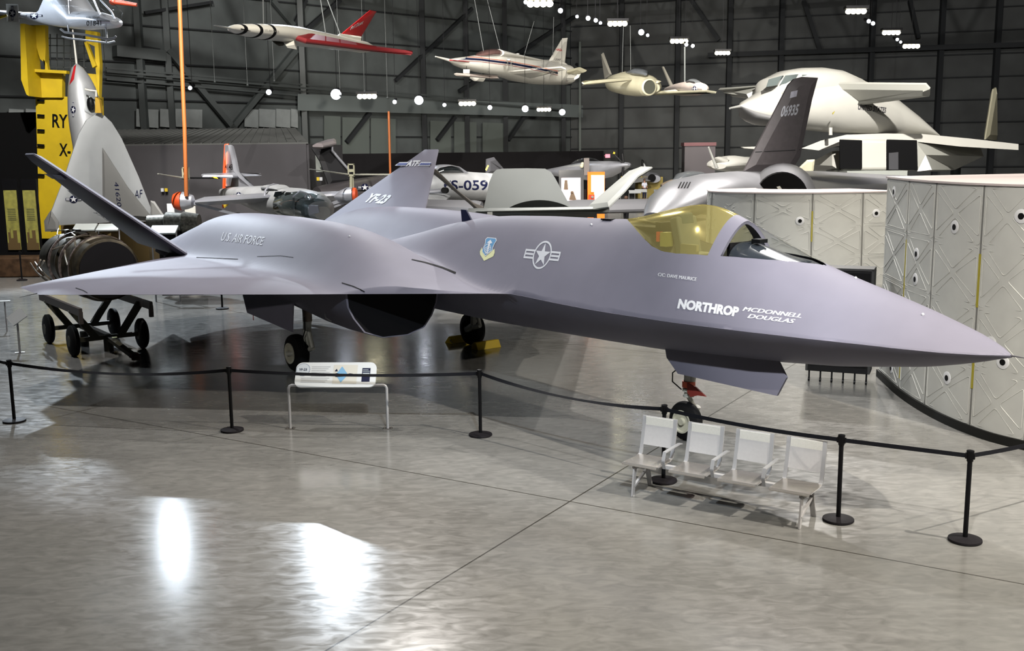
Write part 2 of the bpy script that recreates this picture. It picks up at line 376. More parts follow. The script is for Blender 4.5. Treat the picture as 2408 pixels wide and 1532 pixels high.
def cls(f):
    c = f.calc_center_median()
    if 2.40 < c.x < 5.97 and c.z > 2.3 and abs(c.y) < float(ip(c.x, YST)):
        return 'windshield' if c.x < 3.66 else ('bow_frame' if c.x < 3.85 else 'canopy')
    if abs(c.y) > 3.2 and c.x > 9: return 'wing_r' if c.y > 0 else 'wing_l'
    return 'fuselage'
faces = {}
for f in bmt.faces: faces.setdefault(cls(f), []).append(f)
FULLBVH = BVHTree.FromBMesh(bmt)
parts = {}
for k, fs in faces.items():
    m = M(); vm = {}
    for f in fs:
        m.face([vm.setdefault(v, None) or vm.__setitem__(v, m.b.verts.new(v.co)) or vm[v] for v in f.verts])
    nm = {'wing_r': 'wing', 'wing_l': 'wing'}.get(k, k)
    parts[k] = m.out(nm, {'windshield': GLASS, 'canopy': GOLD}.get(k, YFG), jet, 60, local=True)
parts['canopy']['label'] = 'gold tinted bubble canopy'; parts['windshield']['label'] = 'clear wrapped windshield'
parts['bow_frame'].modifiers.new('thickness', 'SOLIDIFY').thickness = .05
bmt.free()
def J(m, name, mt, par=jet, **k): return m.out(name, mt, par, local=True, **k)
# sharp black line along the leading edge is the dark lower side; probe at the nose and at the wing tip
J(M().cyl((.02, 0, 1.95), (-.14, 0, 1.945), .012, .004), 'nose_probe', DKG)
J(M().cyl((13.3, 6.64, 1.9), (12.95, 7.0, 1.9), .008, .003), 'wingtip_probe', SATB)
# panel seams on the skin
def px_on(parent_I=JI, bvh=FULLBVH, off=.006):
    def f(u, v):
        o = parent_I @ CAM; d = (parent_I.to_3x3() @ ray(u, v)).normalized()
        h = bvh.ray_cast(o, d)
        if h[0] is None: return None
        n = h[1] if h[1].dot(d) < 0 else -h[1]
        return h[0] + n * off
    return f
SK = px_on()
def skin_line(pts, w, name, m):
    """thin strip lying on the skin through the pixel points"""
    out = []
    for a, b in zip(pts, pts[1:]):
        k = max(2, int(math.hypot(b[0] - a[0], b[1] - a[1]) / 8))
        out += [(a[0] + (b[0] - a[0]) * i / k, a[1] + (b[1] - a[1]) * i / k) for i in range(k)]
    out.append(pts[-1]); mm = M(); prev = None
    for i, p in enumerate(out):
        q = out[min(i + 1, len(out) - 1)]; r = out[max(i - 1, 0)]; dx, dy = q[0] - r[0], q[1] - r[1]; L = math.hypot(dx, dy) or 1
        ww = w if not isinstance(w, (tuple, list)) else w[0] + (w[1] - w[0]) * i / len(out)
        a = SK(p[0] - dy / L * ww / 2, p[1] + dx / L * ww / 2); b = SK(p[0] + dy / L * ww / 2, p[1] - dx / L * ww / 2)
        if a is None or b is None: prev = None; continue
        cur = (mm.b.verts.new(a), mm.b.verts.new(b))
        if prev: mm.face([prev[0], prev[1], cur[1], cur[0]])
        prev = cur
    return J(mm, name, m, smooth=0)
for pts, w in [([(804, 666), (830, 674), (848, 682), (858, 687)], 2.2), ([(968, 611), (1000, 618), (1040, 630), (1072, 643)], (2, 5)), ([(178, 678), (196, 684), (206, 690)], 1.4), ([(605, 604), (660, 602), (690, 606)], 1), ([(462, 606), (560, 610)], 1.2)]:
    skin_line(pts, w, 'panel_seam', BLACK)
# markings
def aff(c, xv, yv): return lambda x, y: SK(c[0] + xv[0] * x + yv[0] * y, c[1] + xv[1] * x + yv[1] * y)
E_ = [rect(-2, .19, -.93, .33), rect(-2, -.33, -.93, -.19), rect(-2, -.33, -1.86, .33), rect(-1.86, -.07, -1.02, .07), rect(.93, .19, 2, .33), rect(.93, -.33, 2, -.19), rect(1.86, -.33, 2, .33), rect(1.02, -.07, 1.86, .07)]
place(polys_bm(ring_polys(.87, 1.0) + star_poly(.86) + E_, 14, 8), aff((1275.5, 600.5), (20.7, 1.83), (9.6, -33.2)), 'insignia', DECG, jet)
Z7 = lambda pts: [(1120 + x / 10.945, 550 + y / 10.945) for x, y in pts]
def px_art(polys, name, m, off=.006, lab=None):
    return place(polys_bm([Z7(p) for p in polys], 6, 6), px_on(off=off), name, m, jet, lab)
px_art([[(150, 355), (100, 460), (105, 540), (205, 705), (440, 590), (480, 490), (475, 390), (430, 430), (245, 600), (165, 480)]], 'shield_emblem', PYEL, .006, 'pale yellow scroll under the blue shield')
px_art([[(295, 100), (520, 120), (535, 185), (485, 262), (438, 365), (430, 440), (245, 590), (158, 475), (160, 425), (235, 250), (243, 150)]], 'shield_emblem', DECW, .009, 'white rim of the shield')
px_art([[(303, 118), (505, 136), (518, 185), (470, 260), (424, 362), (414, 432), (245, 565), (172, 470), (176, 425), (250, 250), (258, 155)]], 'shield_emblem', BLUE, .012, 'blue shield')
fl_ = [[(380, 168), (285, 245), (330, 250), (310, 330), (285, 520), (300, 520), (350, 340), (368, 270), (425, 250)]]
for i in range(4):
    yy = 330 + i * 45
    fl_ += [[(318 - i * 6, yy), (322 - i * 6, yy + 14), (235, yy + 70), (235, yy + 52)], [(330 - i * 6, yy), (328 - i * 6, yy + 14), (375 - i * 12, yy + 60), (380 - i * 12, yy + 44)]]
rg = [[(305 + 90 * a * math.cos(t) + 12 * math.sin(t) * -1, 400 + 128 * a * math.sin(t) + 10 * math.cos(t)) for t, a in ((2 * math.pi * i / 24, .88), (2 * math.pi * i / 24, 1.0), (2 * math.pi * (i + 1) / 24, 1.0), (2 * math.pi * (i + 1) / 24, .88))] for i in range(24)]
px_art(fl_ + rg, 'shield_emblem', DECW, .015, 'white feathered arrow on the shield')
def jtxt(t, o, xv, yv, m, nm, bold=.03, sh=0, n=24, fat=0): return place(text_polys(t, bold, sh, n, 4, fat), aff(o, xv, yv), nm, m, jet)
jtxt('NORTHROP', (1592.7, 726.2), (142, 20), (5.3, -23.2), DECW, 'maker_lettering', .055)
jtxt('MCDONNELL', (1746, 731.7), (137, 17), (3, -9.5), DECW, 'maker_lettering', 0, .25, 24, .011)
jtxt('DOUGLAS', (1757.2, 748.5), (109, 13), (4, -9.5), DECW, 'maker_lettering', 0, .25, 24, .014)
jtxt('C/C: DAVE MAURICE', (1547.1, 649.9), (90.4, 11.7), (1.6, -8), DECW, 'crew_chief_lettering', 0, 0, 24, .005)
jtxt('U.S. AIR FORCE', (518, 566.5), (98, 11.5), (8, -20), DECM, 'fuselage_lettering', .012)
# small fittings
for u, v in ((822, 557), (1391, 529), (2012, 655), (2170, 741)):
    q = SK(u, v)
    if q: J(M().ball(q, .018, 8), 'skin_sensor', DECW)
q = SK(1430, 517)
if q: J(M().box(q, (.22, .1, .02)), 'dorsal_light', SATB)
J(M().prism([(9.9, .0, 2.9), (10.25, .0, 2.9), (10.28, .0, 3.14), (10.12, .0, 3.14)], (0, .03, 0)), 'blade_antenna', NAVY)
# cockpit
ck = M()
dk = [[(x, s * float(ip(x, YST)) * .96, float(ztop(x, ip(x, YST) * .98)) - .03) for s in (-1, -.5, 0, .5, 1)] for x in (2.45, 2.8, 3.2, 3.6, 4.0, 4.4, 4.8, 5.2, 5.6, 5.92)]
dk = [[(p[0], p[1], p[2] if i in (0, 4) else p[2] - (.25 if 3.5 < p[0] < 5 else .02)) for i, p in enumerate(r)] for r in dk]
ck.rings(dk, False, False); J(ck, 'cockpit_floor', mat('cockpit_dark_grey', (40, 42, 44), .7))
gs = M(); gs.rings([[(x, .8 * float(ip(x, YST)) * math.cos(t) * k, z0 + h * math.sin(t)) for t in [math.pi * i / 12 for i in range(13)]] for x, z0, h, k in ((2.75, 2.74, .02, 1), (3.0, 2.74, .07, .95), (3.35, 2.74, .16, .9), (3.6, 2.73, .23, .8), (3.72, 2.72, .23, .7))], False, True)
J(gs, 'glareshield', mat('glareshield_gloss', (44, 48, 54), .22, 0, .1, 5))
J(M().box((3.76, .0, 2.82), (.05, .5, .26)), 'instrument_panel', SATB)
J(M().box((3.45, 0, 2.98), (.14, .16, .05)), 'head_up_display', SATB)
st = J(M().box((4.55, 0, 2.6), (.45, .42, .3)).box((4.75, 0, 2.95), (.16, .4, .6), Matrix.Rotation(.25, 3, 'Y')), 'ejection_seat', mat('seat_grey', (76, 82, 80), .8), bevel=.03)
J(M().box((4.80, 0, 3.20), (.14, .28, .18), Matrix.Rotation(.25, 3, 'Y')), 'headrest', mat('headrest_dark', (46, 56, 60), .8), bevel=.03)
J(M().box((4.5, .2, 2.78), (.3, .05, .2)), 'seat_harness', mat('harness_olive', (120, 118, 96), .8))
J(M().box((4.98, .16, 2.92), (.12, .14, .2)), 'equipment_box', mat('box_olive_yellow', (176, 170, 96), .6))
J(M().box((5.12, .16, 2.95), (.05, .08, .14)), 'warning_flag', mat('flag_orange', (240, 70, 30), .7))
J(M().box((5.16, .0, 3.0), (.1, .3, .3)).box((5.45, 0, 3.05), (.6, .3, .05)), 'canopy_actuator', SATB)
# tails
for s in (1, -1):
    z0 = 1.98; pts = [(16.15, s * 2.79, z0), (18.76, s * 5.2, 4.234), (19.43, s * 5.2, 4.234), (21.05, s * 2.27, z0)]
    t = J(M().slab(pts, .14, .86), 'tail_fin', YFG, smooth=20)
    # mapping from pixels to the tail plane
    n = (Vector(pts[1]) - Vector(pts[0])).cross(Vector(pts[3]) - Vector(pts[0])).normalized()
    def tp(u, v, n=n, p0=Vector(pts[0]), par=None):
        o = JI @ CAM; d = (JI.to_3x3() @ ray(u, v)).normalized(); k = (p0 - o).dot(n) / d.dot(n); q = o + d * k
        return q + (n if n.dot(d) < 0 else -n) * .082
    T = lambda c, xv, yv, f=tp: (lambda x, y: f(c[0] + xv[0] * x + yv[0] * y, c[1] + xv[1] * x + yv[1] * y))
    if s < 0:
        letters('YF-23', T((856, 480.5), (49, 5), (22, -21)), 'tail_lettering', DECG, t, .045)
        letters('ATF', T((957, 396.5), (27, .3), (9, -14)), 'tail_lettering', DECW, t, .05)
        bands = [[(932, 395), (943, 387), (965, 386.4), (957, 395.5)], [(985, 395.8), (994, 386.8), (1018, 387), (1014, 396)]]
        place(polys_bm(bands, 2, 2), tp, 'tail_band', DECW, t)
        bl = []
        for (a, b) in ((936, 22), (989, 25)):
            for i in range(6): x = a + b * i / 6; bl.append([(x, 393.8), (x + 5, 388.6), (x + 8, 388.6), (x + 3, 393.8)])
        place(polys_bm(bl, 1, 1), lambda u, v: tp(u, v) + (JI @ CAM - tp(u, v)).normalized() * .02, 'tail_band', mat('band_blue', (84, 100, 170), .6), t)
    else:
        letters('YF-23', T((217, 490), (50, 29), (14, 3)), 'tail_lettering', DECM, t, .03)
        place(polys_bm([[(108, 402), (148, 405), (162, 417), (128, 414)]], 2, 2), tp, 'tail_band', mat('band_dim_blue', (110, 110, 150), .6), t)
        place(polys_bm([[(162, 440), (172, 444), (196, 462), (190, 464)]], 2, 2), tp, 'tail_band', DECM, t)
# nacelles with intakes
def chaikin(p, k=2):
    for _ in range(k):
        q = [p[0]]
        for a, b in zip(p, p[1:]):
            q += [tuple(a[i] * .75 + b[i] * .25 for i in range(2)), tuple(a[i] * .25 + b[i] * .75 for i in range(2))]
        p = q + [p[-1]]
    return p
def nsec(x, zb, yo, yi, s, k=1., zt=1.94):
    m = [(yo, zt), (yo - .03, 1.62), (yo - .42, zb + .02), (yi + .42, zb), (yi + .08, 1.5), (yi, zt)]
    cy = (yo + yi) / 2; cz = (zb + zt) / 2
    return [(x, s * (cy + (a - cy) * k), cz + (b - cz) * k) for a, b in chaikin(m, 1)]
for s in (1, -1):
    m = M(); S = [(9.55, 1.10, 2.84, 1.0), (10.0, 1.10, 2.86, 1.0), (10.8, 1.16, 2.86, 1.0), (12.3, 1.33, 2.8, 1.0), (14.5, 1.38, 2.75, .95), (17, 1.42, 2.65, .9), (19.2, 1.72, 2.4, 1.0)]
    m.rings([nsec(x, zb, yo, yi, s) for x, zb, yo, yi in S], True, False)
    m.rings([nsec(9.55, 1.10, 2.84, 1.0, s), nsec(9.55, 1.10, 2.84, 1.0, s, .96)], True, False)
    nac = J(m, 'engine_nacelle', YFG)
    d = M(); d.rings([nsec(x, zb, yo, yi, s, k) for x, zb, yo, yi, k in ((9.55, 1.10, 2.84, 1.0, .96), (10.0, 1.12, 2.84, 1.0, .93), (11.5, 1.2, 2.7, 1.05, .85), (13, 1.45, 2.5, 1.2, .7))], True, True)
    J(d, 'intake_duct', mat('duct_dark', (9, 9, 11), .8), nac)
    # gear door and main gear
    y = s * 2.62
    J(M().prism([(14.25, y, 1.86), (14.05, y + s * .03, 1.40), (13.85, y + s * .05, 1.10), (11.85, y + s * .08, .98), (11.85, y, 1.86)], (0, .035, 0)), 'gear_door', YFG)
    gx, gy = 12.95, s * 2.1; R = .36; gear = None
    sh = J(M().cyl((gx - .28, gy - s * .12, 1.5), (gx - .28, gy - s * .12, 1.0), .09), 'gear_strut', mat('brown_steel', (90, 80, 72), .4, .6))
    J(M().cyl((gx - .28, gy - s * .12, 1.12), (gx - .22, gy - s * .12, .48), .085, .07).cyl((gx - .28, gy - s * .12, .9), (gx - .45, gy - s * .12, .5), .05, .04).cyl((gx - .45, gy - s * .12, .5), (gx - .2, gy - s * .12, .42), .05).cyl((gx - .22, gy - s * .12, .48), (gx, gy - s * .12, R), .07).cyl((gx, gy - s * .18, R), (gx, gy + s * .2, R), .06).cyl((gx - .25, gy + s * .02, R + .03), (gx, gy + s * .2, R), .05, .04), 'trailing_arm', WPAINT, sh)
    J(M().cyl((gx - .05, gy - s * .12, 1.45), (gx - .2, gy - s * .12, 1.0), .03), 'drag_brace', WPAINT, sh)
    J(M().tube([(gx - .36, gy - s * .02, 1.1), (gx - .4, gy, .85), (gx - .3, gy, .7), (gx - .33, gy, .5)], .012), 'brake_hose', SATB, sh)
    wh = J(M().lathe((gx, gy - .15, R), (0, 1, 0), [(0, .20), (.02, .29), (.05, .34), (.10, .36), (.20, .36), (.25, .34), (.28, .29), (.30, .20)], 32, False), 'wheel', RUB)
    J(M().lathe((gx, gy + s * .11, R), (0, s, 0), [(0, .205), (.055, .205), (.055, .175), (.035, .16), (.035, .07), (.055, .06), (.055, .0)], 28), 'hub', mat('hub_cream', (215, 212, 190), .5, 0, .1, 8), wh)
    m = M()
    for k in range(8):
        a = k * math.pi / 4; m.cyl((gx + .115 * math.cos(a), gy + s * .128, R + .115 * math.sin(a)), (gx + .115 * math.cos(a), gy + s * .135, R + .115 * math.sin(a)), .024)
    J(m, 'hub_holes', BLACK, wh)
# tiny fittings on the near nacelle
J(M().tube([(10.3, 2.83, 1.5), (10.2, 2.87, 1.45), (10.1, 2.83, 1.4)], .012), 'cowl_handle', STEEL)
J(M().cyl((13.6, 2.67, 1.2), (13.6, 2.67, .98), .008), 'drain_pin', RED)
# nose gear
J(M().prism([(4.78, .36, 1.44), (4.74, .36, 1.27), (4.52, .36, 1.07), (2.80, .36, 1.06), (2.66, .36, 1.32), (2.80, .36, 1.52)], (0, .035, 0)), 'nose_gear_door', YFG)
J(M().prism([(2.28, .36, 1.72), (2.36, .38, 1.71), (2.30, .44, 1.61), (2.22, .42, 1.61)], (0, .01, 0)).prism([(2.30, .44, 1.61), (2.22, .42, 1.61), (2.02, .42, 1.61)], (0, 0, .008)), 'air_data_vane', WPAINT)
nx = 4.70; R = .29
ns = J(M().cyl((nx - .08, 0, 1.5), (nx - .05, 0, .88), .085, .075).cyl((nx - .05, 0, .9), (nx - .03, 0, .66), .055).lathe((nx - .045, 0, .74), (0, 0, 1), [(0, .09), (.04, .09)]).lathe((nx - .045, 0, .66), (0, 0, 1), [(0, .08), (.03, .08)]).cyl((nx - .18, 0, 1.2), (nx - .12, 0, .9), .04).cyl((nx - .03, 0, .68), (nx - .1, -.1, .45), .035).cyl((nx - .1, -.14, .5), (nx, -.14, R), .045).cyl((nx, -.16, R), (nx, .08, R), .045), 'nose_gear_strut', WPAINT)
J(M().tube([(nx + .05, .06, 1.1), (nx + .2, .08, .98), (nx + .2, .08, .85), (nx + .03, .07, .76)], .01), 'brake_hose', SATB, ns)
J(M().lathe((nx - .045, 0, .80), (0, 0, 1), [(0, .095), (.09, .095)]), 'tow_clamp', ORANGE, ns)
J(M().prism([(nx - .1, .09, .88), (nx - .3, .12, .86), (nx - .5, .13, .76), (nx - .35, .13, .75), (nx - .2, .12, .70), (nx - .12, .1, .74)], (0, .02, 0)), 'safety_flag', mat('flag_rust_red', (150, 44, 26), .8), ns)
nw = J(M().lathe((nx, -.1, R), (0, 1, 0), [(0, .16), (.02, .23), (.045, .275), (.08, .29), (.12, .29), (.155, .275), (.18, .23), (.20, .16)], 32, False), 'wheel', RUB)
J(M().lathe((nx, .05, R), (0, 1, 0), [(0, .17), (.055, .17), (.055, .15), (.03, .135), (.025, .06), (.065, .05), (.065, 0)], 28), 'hub', mat('hub_cream', (215, 212, 190)), nw)
m = M()
for k in range(6):
    a = k * math.pi / 3 + .3; m.cyl((nx + .09 * math.cos(a), .07, R + .09 * math.sin(a)), (nx + .09 * math.cos(a), .073, R + .09 * math.sin(a)), .018)
J(m, 'hub_holes', BLACK, nw)
# yellow wheel chocks under the far main wheel
for i, (dx, lab) in enumerate(((-.5, 'yellow wheel chock in front of the far main wheel of the stealth fighter'), (.5, 'yellow wheel chock behind the far main wheel of the stealth fighter'))):
    c = JM @ Vector((12.95 + dx, -2.1, 0))
    o = thing('wheel_chock', lab, 'wheel chock', (c.x, c.y, 0), AH + math.pi, 'yellow chocks at the far main wheel')
    s = 1 if dx < 0 else -1
    M().prism([(-.13, 0, 0), (.13, 0, 0), (.10 * 1 if s > 0 else .04, 0, .1), (.03 if s > 0 else -.03, 0, .16), (-.04 if s > 0 else -.10, 0, .16 if s > 0 else .1)], (0, .62, 0)).out('chock_body', YEL, o, local=True, bevel=.008)
    M().tube([(-.0, .1, .14), (s * .12, .34, .08), (s * .3, .36, .03)], .008).out('rope', mat('rope_tan', (150, 140, 110), .9), o, local=True)
# ------------------------------------------------------------------ floor
def floor_material():
    m = bpy.data.materials.new('polished_concrete'); m.use_nodes = True; nt = m.node_tree; b = nt.nodes['Principled BSDF']; N = nt.nodes.new; L = nt.links.new
    tc = N('ShaderNodeTexCoord')
    n1 = N('ShaderNodeTexNoise'); n1.inputs['Scale'].default_value = .5; n1.inputs['Detail'].default_value = 9; n1.inputs['Roughness'].default_value = .62; n1.inputs['Distortion'].default_value = .6
    mp = N('ShaderNodeMapping'); mp.inputs['Rotation'].default_value = (0, 0, math.radians(20)); mp.inputs['Scale'].default_value = (1, 2.4, 1)
    L(tc.outputs['Object'], mp.inputs[0]); n2 = N('ShaderNodeTexNoise'); n2.inputs['Scale'].default_value = 3.6; n2.inputs['Detail'].default_value = 8; n2.inputs['Distortion'].default_value = 1.2; L(mp.outputs[0], n2.inputs['Vector'])
    L(tc.outputs['Object'], n1.inputs['Vector'])
    a = N('ShaderNodeMath'); a.operation = 'ADD'; L(n1.outputs['Fac'], a.inputs[0]); L(n2.outputs['Fac'], a.inputs[1])
    r = N('ShaderNodeValToRGB'); r.color_ramp.elements[0].position = .36; r.color_ramp.elements[1].position = .64
    hf = N('ShaderNodeMath'); hf.operation = 'MULTIPLY'; hf.inputs[1].default_value = .5; L(a.outputs[0], hf.inputs[0]); L(hf.outputs[0], r.inputs[0])
    r.color_ramp.elements[0].color = (.098, .097, .092, 1); r.color_ramp.elements[1].color = (.150, .147, .139, 1)
    # saw-cut joints on a turned grid
    mj = N('ShaderNodeMapping'); mj.vector_type = 'POINT'; ang = math.radians(31.2); mj.inputs['Rotation'].default_value = (0, 0, ang)
    c = G(1340, 1180); cx, cy = c.x * math.cos(ang) - c.y * math.sin(ang), c.x * math.sin(ang) + c.y * math.cos(ang)
    mj.inputs['Location'].default_value = (-cx, -cy, 0); L(tc.outputs['Object'], mj.inputs[0]); sp = N('ShaderNodeSeparateXYZ'); L(mj.outputs[0], sp.inputs[0])
    prev = None
    for ax in (0, 1):
        d = N('ShaderNodeMath'); d.operation = 'PINGPONG'; d.inputs[1].default_value = 4.6; L(sp.outputs[ax], d.inputs[0])
        ab = N('ShaderNodeMath'); ab.operation = 'LESS_THAN'; ab.inputs[1].default_value = .011; L(d.outputs[0], ab.inputs[0])
        if prev:
            mx = N('ShaderNodeMath'); mx.operation = 'MAXIMUM'; L(prev.outputs[0], mx.inputs[0]); L(ab.outputs[0], mx.inputs[1]); prev = mx
        else: prev = ab
    mc = N('ShaderNodeMix'); mc.data_type = 'RGBA'; L(prev.outputs[0], mc.inputs[0]); L(r.outputs[0], mc.inputs[6]); mc.inputs[7].default_value = (.03, .028, .024, 1)
    L(mc.outputs[2], b.inputs['Base Color'])
    rr = N('ShaderNodeMapRange'); rr.inputs[1].default_value = .3; rr.inputs[2].default_value = .7; rr.inputs[3].default_value = .13; rr.inputs[4].default_value = .22; L(n2.outputs['Fac'], rr.inputs[0]); L(rr.outputs[0], b.inputs['Roughness'])
    b.inputs['Specular IOR Level'].default_value = .55
    bp = N('ShaderNodeBump'); bp.inputs['Strength'].default_value = .02; bp.inputs['Distance'].default_value = .02; L(n2.outputs['Fac'], bp.inputs['Height']); L(bp.outputs[0], b.inputs['Normal'])
    return m
fm = M(); fm.box((5, 52, -.15), (150, 130, .3)); fm.out('floor', floor_material(), smooth=0, kind='structure')
# ------------------------------------------------------------------ queue posts and belts
def belt_post(loc, rz, label, group='black belt posts around the aircraft'):
    global POST
    if POST is None:
        t = thing('queue_post', label, 'queue post', loc, rz, group)
        M().lathe((0, 0, 0), (0, 0, 1), [(0, .165), (.012, .175), (.03, .172), (.045, .12), (.05, .04)], 32).out('base', mat('post_base_dark', (24, 22, 25), .6, 0, .2, 30), t, local=True)
        M().cyl((0, 0, .045), (0, 0, .9), .0255, n=20).out('pole', SATB, t, local=True)
        M().lathe((0, 0, .88), (0, 0, 1), [(0, .027), (.012, .034), (.10, .036), (.112, .040), (.125, .038), (.13, .02)], 20).box((.038, 0, .945), (.02, .04, .06)).box((-.038, 0, .945), (.02, .04, .06)).out('belt_head', SATB, t, local=True)
        POST = t; return t
    return dup(POST, loc, rz, label, group)
POST = None
PXS = [(34, 992), (546, 1014), (1130, 1025), (1560, 1133), (1971, 1225), (2269, 1273)]
LBL = ['black belt post at the far left of the front row', 'black belt post left of the information sign', 'black belt post right of the information sign', 'black belt post behind the white bench', 'black belt post just right of the white bench', 'rightmost black belt post in the foreground']
pp = [G(*q) for q in PXS]
for i, q in enumerate(pp):
    a, b = pp[max(i - 1, 0)], pp[min(i + 1, 5)]; belt_post(fl(q), math.atan2(b.y - a.y, b.x - a.x), LBL[i])
belt_post(fl(G(523, 727)), 0, 'distant black belt post behind the wing of the stealth fighter', 'distant belt posts'); belt_post(fl(G(52, 660)), 0, 'distant black belt post before the yellow banners', 'distant belt posts')
def belt(a, b, sag, label, tw=0., z0=.945, z1=.945, group='black belts between the posts'):
    """woven belt; can twist through tw along its length"""
    a, b = Vector(a), Vector(b); d = b - a; d.z = 0; L = d.length; d.normalize(); a = a + d * .045; b = b - d * .045; nrm = Vector((-d.y, d.x, 0)); m = M(); rs = []; n = 30
    for i in range(n + 1):
        t = i / n; c = a.lerp(b, t); c.z = z0 + (z1 - z0) * t - sag * 4 * t * (1 - t); an = tw * math.sin(math.pi * t) if tw < 4 else 0
        w = Vector((0, 0, 1)) * math.cos(an) + nrm * math.sin(an); q = nrm * math.cos(an) - Vector((0, 0, 1)) * math.sin(an)
        rs.append([c - w * .024 - q * .0012, c + w * .024 - q * .0012, c + w * .024 + q * .0012, c - w * .024 + q * .0012])
    m.rings(rs); return tag(m.out('queue_belt', BELT, smooth=0), label, 'belt', group)
belt(pp[0], pp[1], .11, 'black belt sagging between the two leftmost foreground posts', 1.0)
belt(pp[1], pp[2], .05, 'black belt running in front of the information sign', .75)
belt(pp[2], pp[3], .10, 'black belt twisted edge-on between the middle posts', 1.25)
belt(pp[3], pp[4], .03, 'wide black belt stretched behind the white bench')
belt(pp[4], pp[5], .0, 'black belt between the two rightmost posts')
e0 = pp[0] + Vector((-1.2, 1.4, 0)); belt(e0, pp[0], .06, 'black belt leaving the picture at the far left')
e1 = pp[5] + Vector((1.9, 1.1, 0)); belt(pp[5], e1, .03, 'black belt leaving the picture at the right')
belt_post(fl(e1), 0, 'black belt post standing beyond the right edge', 'black belt posts around the aircraft'); belt_post(fl(e0), 0, 'black belt post standing beyond the left edge', 'black belt posts around the aircraft')
# ------------------------------------------------------------------ information sign
s0, s1 = G(683, 1009), G(912, 1009); sd = (s1 - s0); sd.z = 0; SL = sd.length; sc = (s0 + s1) / 2; sa = math.atan2(sd.y, sd.x)
sg = thing('information_sign', 'white slanted information panel for the stealth fighter on a tube frame', 'sign', fl(sc), sa)
h = SL / 2
M().tube([(-h, 0, .01), (-h, 0, .64), (-h + .015, 0, .67), (-h + .045, 0, .685), (h - .045, 0, .685), (h - .015, 0, .67), (h, 0, .64), (h, 0, .01)], .022, 12).out('tube_frame', ALU, sg, local=True)
for s in (-1, 1):
    M().box((s * h, 0, .006), (.14, .09, .012)).cyl((s * h - .05, 0, .01), (s * h - .05, 0, .03), .01).cyl((s * h + .05, 0, .01), (s * h + .05, 0, .03), .01).out('foot_plate', STEEL, sg, local=True)
tl = math.radians(52); pw, ph = 1.24, .42
R = Matrix.Rotation(tl - math.pi / 2, 3, 'X')
pc = Vector((-.03, .06, .83)); ux = Vector((1, 0, 0)); uy = Vector((0, math.cos(tl), math.sin(tl))); un = ux.cross(uy)
def rrect(w, hh, r, n=6):
    p = []
    for cx, cy, a0 in ((w / 2 - r, hh / 2 - r, 0), (-w / 2 + r, hh / 2 - r, 90), (-w / 2 + r, -hh / 2 + r, 180), (w / 2 - r, -hh / 2 + r, 270)):
        for i in range(n + 1):
            a = math.radians(a0 + 90 * i / n); p.append((cx + r * math.cos(a), cy + r * math.sin(a)))
    return p
panel = M().prism([pc + ux * x + uy * y for x, y in rrect(pw, ph, .1)], un * .03).out('sign_panel', mat('sign_white', (226, 230, 232), .35), sg, local=True)
SF = lambda dz: (lambda x, y: pc + ux * x + uy * y + un * (.016 + dz))
place(polys_bm([rect(-.04, -.155, .33, .165)], 2, 2), SF(.001), 'photo_field', mat('sign_sand', (214, 212, 202), .5), panel)
place(polys_bm([[(.09, -.135), (.19, .0), (.09, .14), (-.0, .0)]], 1, 1), SF(.003), 'blue_diamond', mat('sign_blue', (120, 176, 216), .5), panel)
place(polys_bm([[(-.02, .055), (.01, .10), (.03, .055)], [(-.02, .03), (.13, .0), (.22, .02), (.27, .012), (.22, .0), (.12, -.035), (.01, -.04), (-.01, -.03), (.06, -.0)]], 1, 1), SF(.005), 'aircraft_silhouette', NAVY, panel)
place(polys_bm([rect(.405, -.12, .53, .11)], 1, 1), SF(.002), 'map_box', NAVY, panel)
place(polys_bm([rect(.415, .0, .52, .03), rect(.415, .05, .52, .06), rect(.415, .075, .5, .085)], 1, 1), SF(.004), 'map_box_detail', mat('map_grey', (180, 190, 196), .6), panel)
place(polys_bm(disc_poly(.1, 24, -.51, .085), 1, 1), SF(.003), 'title_disc', mat('title_disc_grey', (206, 214, 222), .4), panel)
place(polys_bm(ring_polys(.098, .108, 24, 1, -.51, .085), 1, 1), SF(.002), 'title_disc_rim', mat('rim_bluegrey', (120, 132, 156), .5), panel)
letters('YF-23', flat(pc + ux * -.575 + uy * .065 + un * .0205, ux * .125, uy * .042), 'sign_lettering', NAVY, panel, .03)
tx = []
for i in range(9):
    yy = .13 - i * .032
    if yy > -.15: tx += [rect(-.38 if i < 6 else -.53, yy, -.09 - (i % 3) * .03, yy + .006)]
place(polys_bm(tx, 1, 1), SF(.002), 'text_lines', mat('text_grey', (150, 154, 158), .6), panel)
# ------------------------------------------------------------------ four-seat bench
b0, b1 = G(1488, 1168), G(1880, 1244); bd = b1 - b0; bd.z = 0; BL = bd.length; ba = math.atan2(bd.y, bd.x)
bd.normalize(); bn = Vector((-bd.y, bd.x, 0)); bo = (b0 + b1) / 2 + bn * .24
bench = thing('bench', 'white four-seat metal waiting bench with armrests standing on the concrete in front of the belt', 'bench', fl(bo), ba)
M().box((0, .02, .36), (BL + .1, .06, .05)).out('beam', CHAIRW, bench, local=True, bevel=.004)
for s in (-1, 1):
    x = s * (BL / 2); lg = M()
    lg.beam((x, -.24, 0), (x, -.19, .36), .06, .02); lg.beam((x, .24, 0), (x, .12, .34), .06, .02); lg.beam((x, -.215, .12), (x, .15, .26), .03, .03); lg.box((x, -.02, .355), (.06, .36, .03))
    lg.out('leg_frame', CHAIRW, bench, local=True)
pitch = BL / 3.30 * .985
